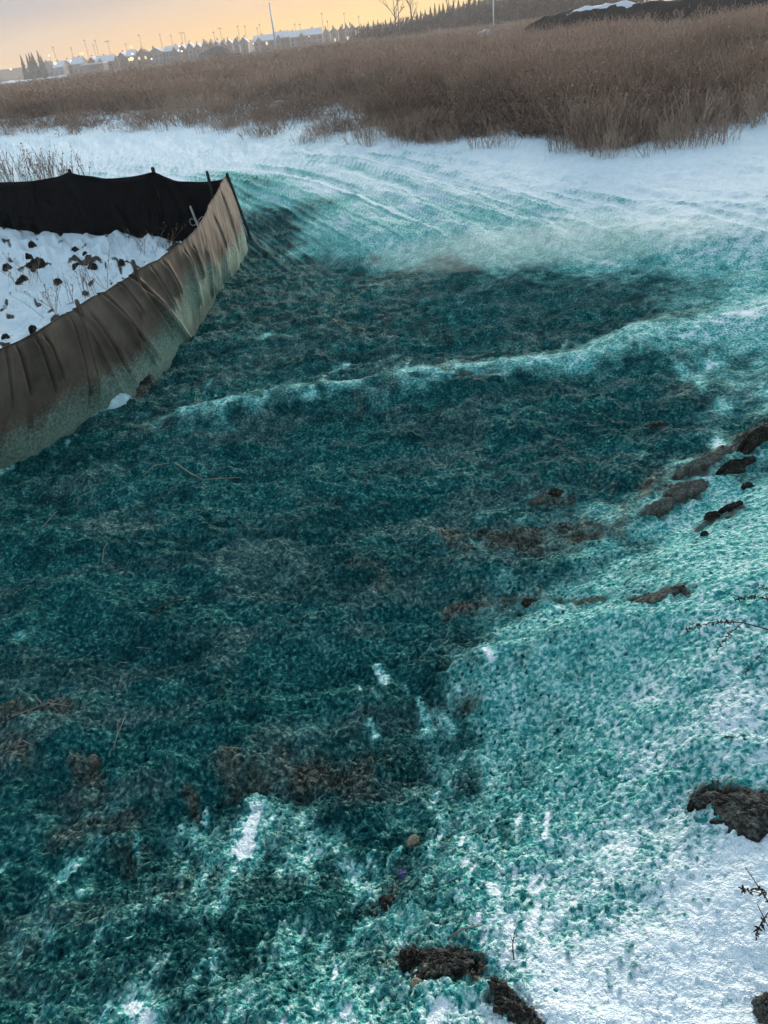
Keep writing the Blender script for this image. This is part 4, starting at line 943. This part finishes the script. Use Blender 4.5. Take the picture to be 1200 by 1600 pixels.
for i, (a, b) in enumerate(HOUSES):
    Y = 440 + rg.uniform(-14, 14); xa, xb = far_x(a, Y, FARZ + 3), far_x(b, Y, FARZ + 3); w = (xb - xa) * 1.06; x = (xa + xb) / 2
    big = w > 4.2; dep = 9.0; ev = (4.3 if i > 5 else 3.6) + rg.uniform(-.3, .3); rise = 2.0 + rg.uniform(-.2, .5)
    wi = rg.randrange(5); root = empty('house', (x, Y, FARZ)); gable = (not big) or rg.random() < 0.15
    mb = MB(); h0 = -1.0
    if gable:     # gable end to the viewer
        mb.add([(-w / 2, 0, h0), (w / 2, 0, h0), (w / 2, dep, h0), (-w / 2, dep, h0), (-w / 2, 0, ev), (w / 2, 0, ev), (w / 2, dep, ev), (-w / 2, dep, ev), (0, 0, ev + rise), (0, dep, ev + rise)],
               [(0, 1, 5, 8, 4), (1, 2, 6, 5), (2, 3, 7, 9, 6), (3, 0, 4, 7), (0, 3, 2, 1)])
        mb.build('wall', M_walls[wi], root)
        for s_ in (-1, 1):
            m2 = MB(); o_ = 0.4; t = 0.30
            p = [(0, -o_, ev + rise + .02), (s_ * (w / 2 + o_), -o_, ev - 0.3), (s_ * (w / 2 + o_), dep + o_, ev - 0.3), (0, dep + o_, ev + rise + .02)]
            m2.add(p + [(q[0], q[1], q[2] + t) for q in p], [(0, 1, 2, 3), (7, 6, 5, 4), (0, 4, 5, 1), (1, 5, 6, 2), (2, 6, 7, 3)]); m2.build('roof', M_roofsnow if rg.random() < .75 else M_roofdark, root)
    else:         # long roof slope to the viewer
        mb.add([(-w / 2, 0, h0), (w / 2, 0, h0), (w / 2, dep, h0), (-w / 2, dep, h0), (-w / 2, 0, ev), (w / 2, 0, ev), (w / 2, dep, ev), (-w / 2, dep, ev), (-w / 2, dep / 2, ev + rise), (w / 2, dep / 2, ev + rise)],
               [(0, 1, 5, 4), (1, 2, 6, 9, 5), (2, 3, 7, 6), (3, 0, 4, 8, 7), (0, 3, 2, 1)])
        mb.build('wall', M_walls[wi], root)
        for s_ in (0, 1):
            m2 = MB(); y0 = -0.5 if s_ == 0 else dep + .5; t = .3
            p = [(-w / 2 - .2, y0, ev - .25), (w / 2 + .2, y0, ev - .25), (w / 2 + .2, dep / 2, ev + rise + .02), (-w / 2 - .2, dep / 2, ev + rise + .02)]
            m2.add(p + [(q[0], q[1], q[2] + t) for q in p], [(0, 1, 2, 3), (7, 6, 5, 4), (0, 4, 5, 1), (1, 5, 6, 2), (2, 6, 7, 3), (3, 7, 4, 0)]); m2.build('roof', M_roofsnow, root)
        if w > 5.5 and rg.random() < .8:     # a cross gable
            gw = w * .32; gx = rg.choice([-.25, .25]) * w; m2 = MB()
            m2.add([(gx - gw / 2, -.7, h0), (gx + gw / 2, -.7, h0), (gx + gw / 2, -.7, ev), (gx - gw / 2, -.7, ev), (gx, -.7, ev + 1.4), (gx - gw / 2, 3, h0), (gx + gw / 2, 3, h0), (gx + gw / 2, 3, ev), (gx - gw / 2, 3, ev), (gx, 3, ev + 1.4)],
                   [(0, 1, 2, 4, 3), (1, 6, 7, 2), (5, 0, 3, 8), (2, 7, 9, 4), (8, 3, 4, 9)]); m2.build('gable', M_walls[(wi + 1) % 5], root)
    nwin = max(1, int(w / 2.2))
    for k_ in range(nwin):
        for lv in (1.0, 3.0):
            if lv + .9 > ev: continue
            m2 = MB(); m2.box((-w / 2 + (k_ + .5) * w / nwin, -.05 if not (not gable and w > 5.5) else -.8, lv), (.95, .16, 1.3)); m2.build('window', M_litpane if rg.random() < .12 else M_pane, root)
    m2 = MB(); m2.box((rg.uniform(-.3, .3) * w, dep * .6, ev + rise + .2), (.6, .6, 1.4)); m2.build('chimney', M_walls[3], root)
    look = 'gable ended' if gable else 'long roofed'
    tag(root, '%s %s house with snowy roof, %s from the left along the far skyline' % (look, COLN[wi], ORD[i]), 'house', 'houses along the far skyline')
# low commercial shed in front of the houses
Y = 400; xa, xb = far_x(130, Y, FARZ), far_x(164, Y, FARZ); w = xb - xa; root = empty('warehouse', ((xa + xb) / 2, Y, FARZ))
mb = MB(); mb.box((0, 4, 1.2), (w, 8, 3.6)); mb.build('wall', M_walls[1], root)
mb = MB(); mb.box((0, 4, 3.25), (w + .6, 8.6, .5)); mb.build('roof', M_roofsnow, root)
for k_ in range(5):
    mb = MB(); mb.box((-w * .1 + k_ * w * .1, -.08, 1.9), (.6, .15, .5)); mb.build('window', M_pane, root)
tag(root, 'low flat pale shed with snow on its roof in front of the left houses', 'shed')
# utility poles
POLES = [(82, 72, 0), (110, 73, 0), (131, 61, 0), (145, 68, 0), (147.5, 61, 0), (167, 62, 1), (196, 67, 0), (216.5, 53, 0), (249, 52, 0), (266.5, 53, 0), (282, 49, 1), (287, 50, 0), (333, 48, 0), (343, 42, 1), (370.5, 39, 0), (382, 39, 0), (401, 42, 0), (404.5, 36, 0), (460, 36, 0), (468, 36, 0), (502, 19, 0), (511, 31, 0), (537, 19, 0), (560, 24, 0)]
M_pole = simple('pole_wood', (0.32, 0.25, 0.20), 0.2, 2, 0.9)
for i, (px, py, arm) in enumerate(POLES):
    Y = 480.0; zt = ztop(px, py, Y); x = atY(px, py, Y)[0]; root = empty('utility_pole', (x, Y, FARZ)); H = zt - FARZ
    mb = MB(); mb.tube([(0, 0, -1), (0, 0, H)], [.16, .10], 7); mb.build('pole', M_pole, root, True)
    mb = MB(); mb.box((0, -.25, H - .7), (3.2 if arm else 1.2, .18, .22)); mb.build('crossarm', M_pole, root)
    tag(root, 'thin dark utility pole %s, %s pole from the left behind the houses' % ('with wide crossarm' if arm else 'with short crossarm', ORD[i]), 'utility pole', 'poles behind the far houses')
def big_pole(px, py, pxb, pyb, Y, r, mat, label, name='light_pole'):
    zt = ztop(px, py, Y); x = atY(pxb, pyb, Y)[0]; zb = gz(x, Y); root = empty(name, (x, Y, zb))
    mb = MB(); mb.tube([(0, 0, -.5), (0, 0, (zt - zb) * .5), (0, 0, zt - zb)], [r, r * .85, r * .6], 10); mb.build('pole', mat, root, True)
    mb = MB(); mb.tube([(0, 0, -.3), (0, 0, .35)], r * 1.5, 10); mb.build('base', mat, root, True)
    tag(root, label, 'pole')
M_wpole = simple('white_pole', (0.72, 0.70, 0.66), 0.08, 1, 0.5)
big_pole(421, 4, 431, 72, 150, .20, M_wpole, 'tall white pole standing in front of the far houses')
big_pole(618, -12, 624, 42, 170, .11, M_pole, 'tall thin dark pole in front of the conifer wood', 'utility_pole')
big_pole(768, -20, 771, 22, 120, .12, M_wpole, 'grey pole in front of the wood on the right skyline')
# lamps
LAMPS = [(17, 108, 'y', .55, 5), (40, 105, 'w', .45, 5), (61, 102, 'w', .55, 5), (77, 87, 'w', .4, 9), (86, 99, 'y', .8, 6), (111, 95, 'w', .35, 5), (128, 84, 'o', .9, 9), (205, 74, 'o', .9, 9), (207, 84, 'w', .5, 7), (206, 92, 'y', 1.0, 5), (237, 92, 'w', .45, 3), (280.5, 72, 'w', .5, 7), (279, 79, 'w', .45, 5), (284, 80, 'w', .45, 5), (396, 68, 'w', .3, 4), (483, 57, 'y', .3, 4)]
for i, (px, py, c, r, hh) in enumerate(LAMPS):
    Y = 390.0; p = atY(px, py, Y); root = empty('street_lamp', (p[0], Y, FARZ)); H = max(1.5, p[2] - FARZ)
    mb = MB(); mb.tube([(0, 0, -1), (0, 0, H)], .10, 6); mb.build('post', M_pole, root)
    mb = MB(); k_ = 8; prof = [(0, -r * .8), (r * .7, -r * .5), (r, 0), (r * .7, r * .5), (0, r * .8)]
    mb.tube([(0, -.2, H + q[1]) for q in prof], [max(q[0], .02) for q in prof], 8); mb.build('lamp_head', M_lamp[c], root, True)
    tag(root, 'glowing %s lamp, %s light from the left in the far town' % ({'w': 'white', 'y': 'yellow', 'o': 'orange'}[c], ORD[i]), 'street lamp', 'lit lamps in the far town')
# conifers and bare trees
M_conifer = simple('conifer_needles', (0.14, 0.125, 0.105), 0.4, 0.7, 0.95)
M_bark = simple('grey_bark', (0.11, 0.09, 0.08), 0.3, 2, 0.95)
def conifer_crown(seed, h, r):
    rg = np.random.default_rng(seed); V = []; F = []
    n = 230
    for i in range(n):
        t = (i + rg.uniform()) / n; z = h * (0.10 + 0.90 * t); rr = r * (1 - t) ** 0.85 * rg.uniform(0.55, 1.1) + 0.05; a = rg.uniform(0, 2 * pi)
        d = np.array([cos(a), sin(a), 0]); s_ = np.array([-sin(a), cos(a), 0]) * (0.10 + 0.22 * rr); b = len(V)
        V += [np.array([0, 0, z]) + s_ * .3, np.array([0, 0, z]) - s_ * .3, d * rr * .7 - s_ + np.array([0, 0, z - rr * .22]), d * rr + np.array([0, 0, z - rr * .35]), d * rr * .7 + s_ + np.array([0, 0, z - rr * .22]), d * rr * .5 + np.array([0, 0, z + .12 * h / 10])]
        F += [(b, b + 1, b + 5), (b + 1, b + 2, b + 5), (b + 2, b + 3, b + 5), (b + 3, b + 4, b + 5), (b + 4, b, b + 5)]
    return mesh_np('crown', np.array(V), np.array(F), False)
CROWNS = [conifer_crown(500 + k, 10.0, 2.2 + .25 * k) for k in range(4)]
for me in CROWNS: me.materials.append(M_conifer)
tm = MB(); tm.tube([(0, 0, -1), (0, 0, 5), (0, 0, 9.6)], [.22, .14, .03], 6); TR = tm.build('trunk', M_bark); TRM = TR.data; bpy.data.objects.remove(TR)
def conifer(px, py_top, Y, zb, label, group, i):
    zt = ztop(px, py_top, Y); x = atY(px, py_top, Y)[0]; s_ = (zt - zb) / 10.0; root = empty('conifer_tree', (x, Y, zb), i * 1.7); root.scale = (s_ * .95, s_ * .95, s_)
    link('crown', CROWNS[i % 4], None, root); link('trunk', TRM, None, root)
    tag(root, label, 'tree', group)
for i, (px, py) in enumerate([(31, 85), (40, 84), (44, 82), (48, 81), (57, 78), (63, 86)]):
    conifer(px, py, 385, FARZ, 'dark conifer among the lamps at the far left, %s from the left border' % ORD[i], 'conifers at the far left', i)
SK = [(575, 33), (583, 31), (590, 31), (602, 30), (610, 27), (622, 27), (634, 26), (643, 22), (651, 17), (657, 16), (664, 15), (672, 10), (679, 5), (686, 6), (692, 4), (699, 6), (708, 0), (716, -2), (724, 1), (733, -4), (741, -8), (748, -5), (757, -10), (768, -12), (780, -12), (795, -16)]
for i, (px, py) in enumerate(SK):
    conifer(px, py, 250 - 2 * i + (i % 3) * 8, -2.6, 'dark pointed conifer of the wood on the right skyline, %s from its left end' % ORD[i], 'conifers of the skyline wood', i)
def bare_crown(seed, h):
    rg = random.Random(seed); mb = MB()
    def grow(p, d, l, r, lv):
        q = p + d * l; mb.tube([p, p.lerp(q, .5) + Vector((rg.gauss(0, .04) * l, rg.gauss(0, .04) * l, 0)), q], [r, r * .8, r * .6], 4)
        if lv == 0: return
        for k in range(3 if lv > 1 else 4):
            e = (d + Vector((rg.gauss(0, .42), rg.gauss(0, .42), rg.gauss(.15, .15)))).normalized(); grow(p.lerp(q, rg.uniform(.45, 1)), e, l * rg.uniform(.45, .7), r * .55, lv - 1)
    for k in range(4): grow(Vector((0, 0, h * (.3 + .14 * k))), Vector((rg.gauss(0, .45), rg.gauss(0, .45), 1)).normalized(), h * .30, h * .012, 3)
    return mb
for i, (px, py, Y) in enumerate([(613, -14, 200), (640, -10, 205), (612, 30, 190), (700, -6, 180), (731, -10, 180)]):
    if i == 2: continue
    zb = gz(atY(px, py, Y)[0], Y); zt = ztop(px, py, Y) + 1.0; x = atY(px, py, Y)[0]; H = zt - zb; root = empty('bare_tree', (x, Y, zb))
    mb = MB(); mb.tube([(0, 0, -.5), (.05 * H * .3, 0, H * .4), (0, 0, H * .85)], [H * .016, H * .012, H * .004], 7); mb.build('trunk', M_bark, root, True)
    bare_crown(700 + i, H * .8).build('crown', M_bark, root)
    tag(root, ['leafless tree with slender trunk left of the thin dark pole', 'leafless forked tree right of the thin dark pole', '', 'leafless tree in front of the wood on the right skyline', 'pale leafless tree near the right end of the wood'][i], 'tree', 'leafless trees by the wood')
# thicket below the conifers: a mass of bare scrub, and a scrub strip along the houses
def thicket():
    V = []; F = []; rg = np.random.default_rng(77)
    def tuft(x, y, z, h, w, n):
        for _ in range(n):
            p = np.array([x + rg.normal(0, w * .4), y + rg.normal(0, w * .4), z + h * rg.uniform(0, 1) ** 0.8]); u = rg.normal(size=3); u[2] = abs(u[2]) + .6; u /= np.linalg.norm(u); s_ = np.cross(u, rg.normal(size=3)); s_ /= np.linalg.norm(s_)
            l = h * rg.uniform(.10, .26); b = len(V); V.extend([p - s_ * l * .16, p + s_ * l * .16, p + u * l]); F.append((b, b + 1, b + 2))
    for px in np.arange(556, 1010, 2.2):
        for Y, base in ((235, -2.4), (205, -1.9)):
            sky_y = np.interp(px, [556, 600, 640, 680, 720, 760, 860, 1010], [42, 36, 28, 20, 10, 0, -24, -40]) + rg.uniform(0, 9) + (8 if Y == 205 else 0)
            z = ztop(px, sky_y, Y); x = atY(px, sky_y, Y)[0]; tuft(x, Y + rg.uniform(-4, 4), base, max(1.2, z - base), 2.0, 60)
    for px in np.arange(190, 560, 3.0):
        Y = 380 + rg.uniform(-10, 10); x = far_x(px, Y, FARZ); tuft(x, Y, FARZ - .3, rg.uniform(.8, 2.6), 2.4, 26)
    return mesh_np('thicket', np.array(V), np.array(F), False)
M_scrub = simple('bare_scrub', (0.13, 0.105, 0.092), 0.4, 0.4, 0.95)
tag(link('thicket', thicket(), M_scrub), 'dark mass of bare scrub under the conifers and along the far houses', 'thicket', kind='stuff')
# mounds of earth
M_mound = clod_material('mound_soil', (0.012, 0.009, 0.008), (0.030, 0.023, 0.019), (0.065, 0.050, 0.042))
def mound(name, pts, wid, mat, label, seed, snow=None, n=90, m_=26):
    """pts: (x, y, crest height above ground); a heap along that line"""
    P_ = catmull(pts, n); V = []; tang = np.gradient(P_[:, :2], axis=0); tang /= np.linalg.norm(tang, axis=1)[:, None]; nr_ = np.stack([-tang[:, 1], tang[:, 0]], 1)
    s_ = np.linspace(-1, 1, m_); xs = P_[:, None, 0] + nr_[:, None, 0] * s_[None] * wid; ys = P_[:, None, 1] + nr_[:, None, 1] * s_[None] * wid
    base = macro(xs.ravel(), ys.ravel()).reshape(xs.shape)
    prof = np.clip(1 - np.abs(s_) ** 1.5, 0, 1)[None]
    z = base - 0.25 + (P_[:, None, 2] + .25) * prof + 0.16 * prof * fbm(xs * .9, ys * .9, 4, seed)
    idx = np.arange(n * m_).reshape(n, m_); f = np.stack([idx[:-1, :-1], idx[:-1, 1:], idx[1:, 1:], idx[1:, :-1]], -1).reshape(-1, 4)
    off = np.array([P_[0, 0], P_[0, 1], base[0, m_ // 2]]); co = np.stack([xs, ys, z], -1).reshape(-1, 3) - off
    root = empty(name, tuple(off)); me = mesh_np('heap', co, f); link('heap', me, mat, root)
    if snow:
        a, b, k0, k1 = snow; i0, i1, j0, j1 = int(a * n), int(b * n), int(k0 * m_), int(k1 * m_)
        sub = np.stack([xs, ys, z], -1)[i0:i1, j0:j1]; q = sub.copy()
        uu = np.linspace(0, 1, i1 - i0)[:, None]; ww = np.linspace(0, 1, j1 - j0)[None]
        q[..., 2] += 0.12 * np.clip(np.sin(uu * pi), 0, 1) ** .4 * np.clip(np.sin(ww * pi), 0, 1) ** .4 + .10 * fbm(q[..., 0] * .8, q[..., 1] * .8, 3, seed + 3) - 0.03
        idx = np.arange((i1 - i0) * (j1 - j0)).reshape(i1 - i0, j1 - j0); f = np.stack([idx[:-1, :-1], idx[:-1, 1:], idx[1:, 1:], idx[1:, :-1]], -1).reshape(-1, 4)
        o = link('snow_cap', mesh_np('snow_cap', q.reshape(-1, 3) - off, f), M_roofsnow, root)
    return tag(root, label, 'mound')
def mp_(px, py, Y):
    p = atY(px, py, Y); return (p[0], Y, max(0.05, p[2] - gz(p[0], Y)))
mound('soil_mound', [mp_(828, 40, 62), mp_(850, 30, 60), mp_(885, 20, 58), mp_(930, 9, 56), mp_(1010, 4, 54), mp_(1100, -8, 52), mp_(1200, -18, 50), mp_(1330, -30, 48)], 3.2, M_mound, 'long dark earth mound with snow on its crest at the top right', 91, (0.33, 0.58, .42, .66))
mound('earth_mound', [mp_(312, 84, 210), mp_(325, 78, 210), mp_(342, 72, 210), mp_(358, 76, 210), mp_(372, 82, 210)], 9, M_scrub, 'low brown earth mound in front of the far houses', 95)
p = atY(757, 46, 75)
mound('snow_heap', [(p[0] - 1.1, 75, .2), (p[0] - .4, 75, p[2] - gz(p[0], 75) - .02), (p[0] + .5, 75, p[2] - gz(p[0], 75) - .08), (p[0] + 1.1, 75, .2)], 0.9, M_roofsnow, 'small white snow heap alone among brown weeds before the wood', 97, n=30, m_=14)

def volume(name, col, dens, aniso=0.2):
    mt = bpy.data.materials.new(name); mt.use_nodes = True; N = mt.node_tree.nodes; N.clear()
    o_ = N.new('ShaderNodeOutputMaterial'); v = N.new('ShaderNodeVolumePrincipled'); v.inputs['Color'].default_value = (*col, 1); v.inputs['Density'].default_value = dens; v.inputs['Anisotropy'].default_value = aniso
    mt.node_tree.links.new(v.outputs[0], o_.inputs['Volume']); return mt
# a low drift of spray hanging over the hollow
M_mist = volume('spray_mist', (0.90, 0.94, 0.90), 0.10)
root = empty('spray_mist', tuple(atg(760, 410)))
for px, py, z, rx, ry, rz_ in [(860, 402, .16, 1.9, .7, .20), (740, 408, .12, 1.2, .6, .15), (940, 395, .16, 1.7, .7, .18), (850, 402, .12, 1.9, .6, .14), (1000, 390, .2, 1.2, .6, .16)]:
    bm = bmesh.new(); bmesh.ops.create_icosphere(bm, subdivisions=3, radius=1.0); me = bpy.data.meshes.new('mist_puff')
    for v in bm.verts: v.co = Vector((v.co.x * rx, v.co.y * ry, v.co.z * rz_))
    bm.to_mesh(me); bm.free(); o = link('mist_puff', me, M_mist, root); p = atg(px, py); o.location = Vector((p.x, p.y, p.z + z)) - root.location; o.rotation_euler = (0, 0, -.1)
tag(root, 'pale thin spray mist drifting over the hollow before the snowy track', 'mist', kind='stuff')
# evening air
mb = MB(); mb.box((0, 260, 22), (1100, 620, 60)); o = mb.build('haze', volume('evening_haze', (0.96, 0.92, 0.90), 0.0005, 0.3)); tag(o, 'thin evening haze over the field and the far town', 'haze', kind='stuff')
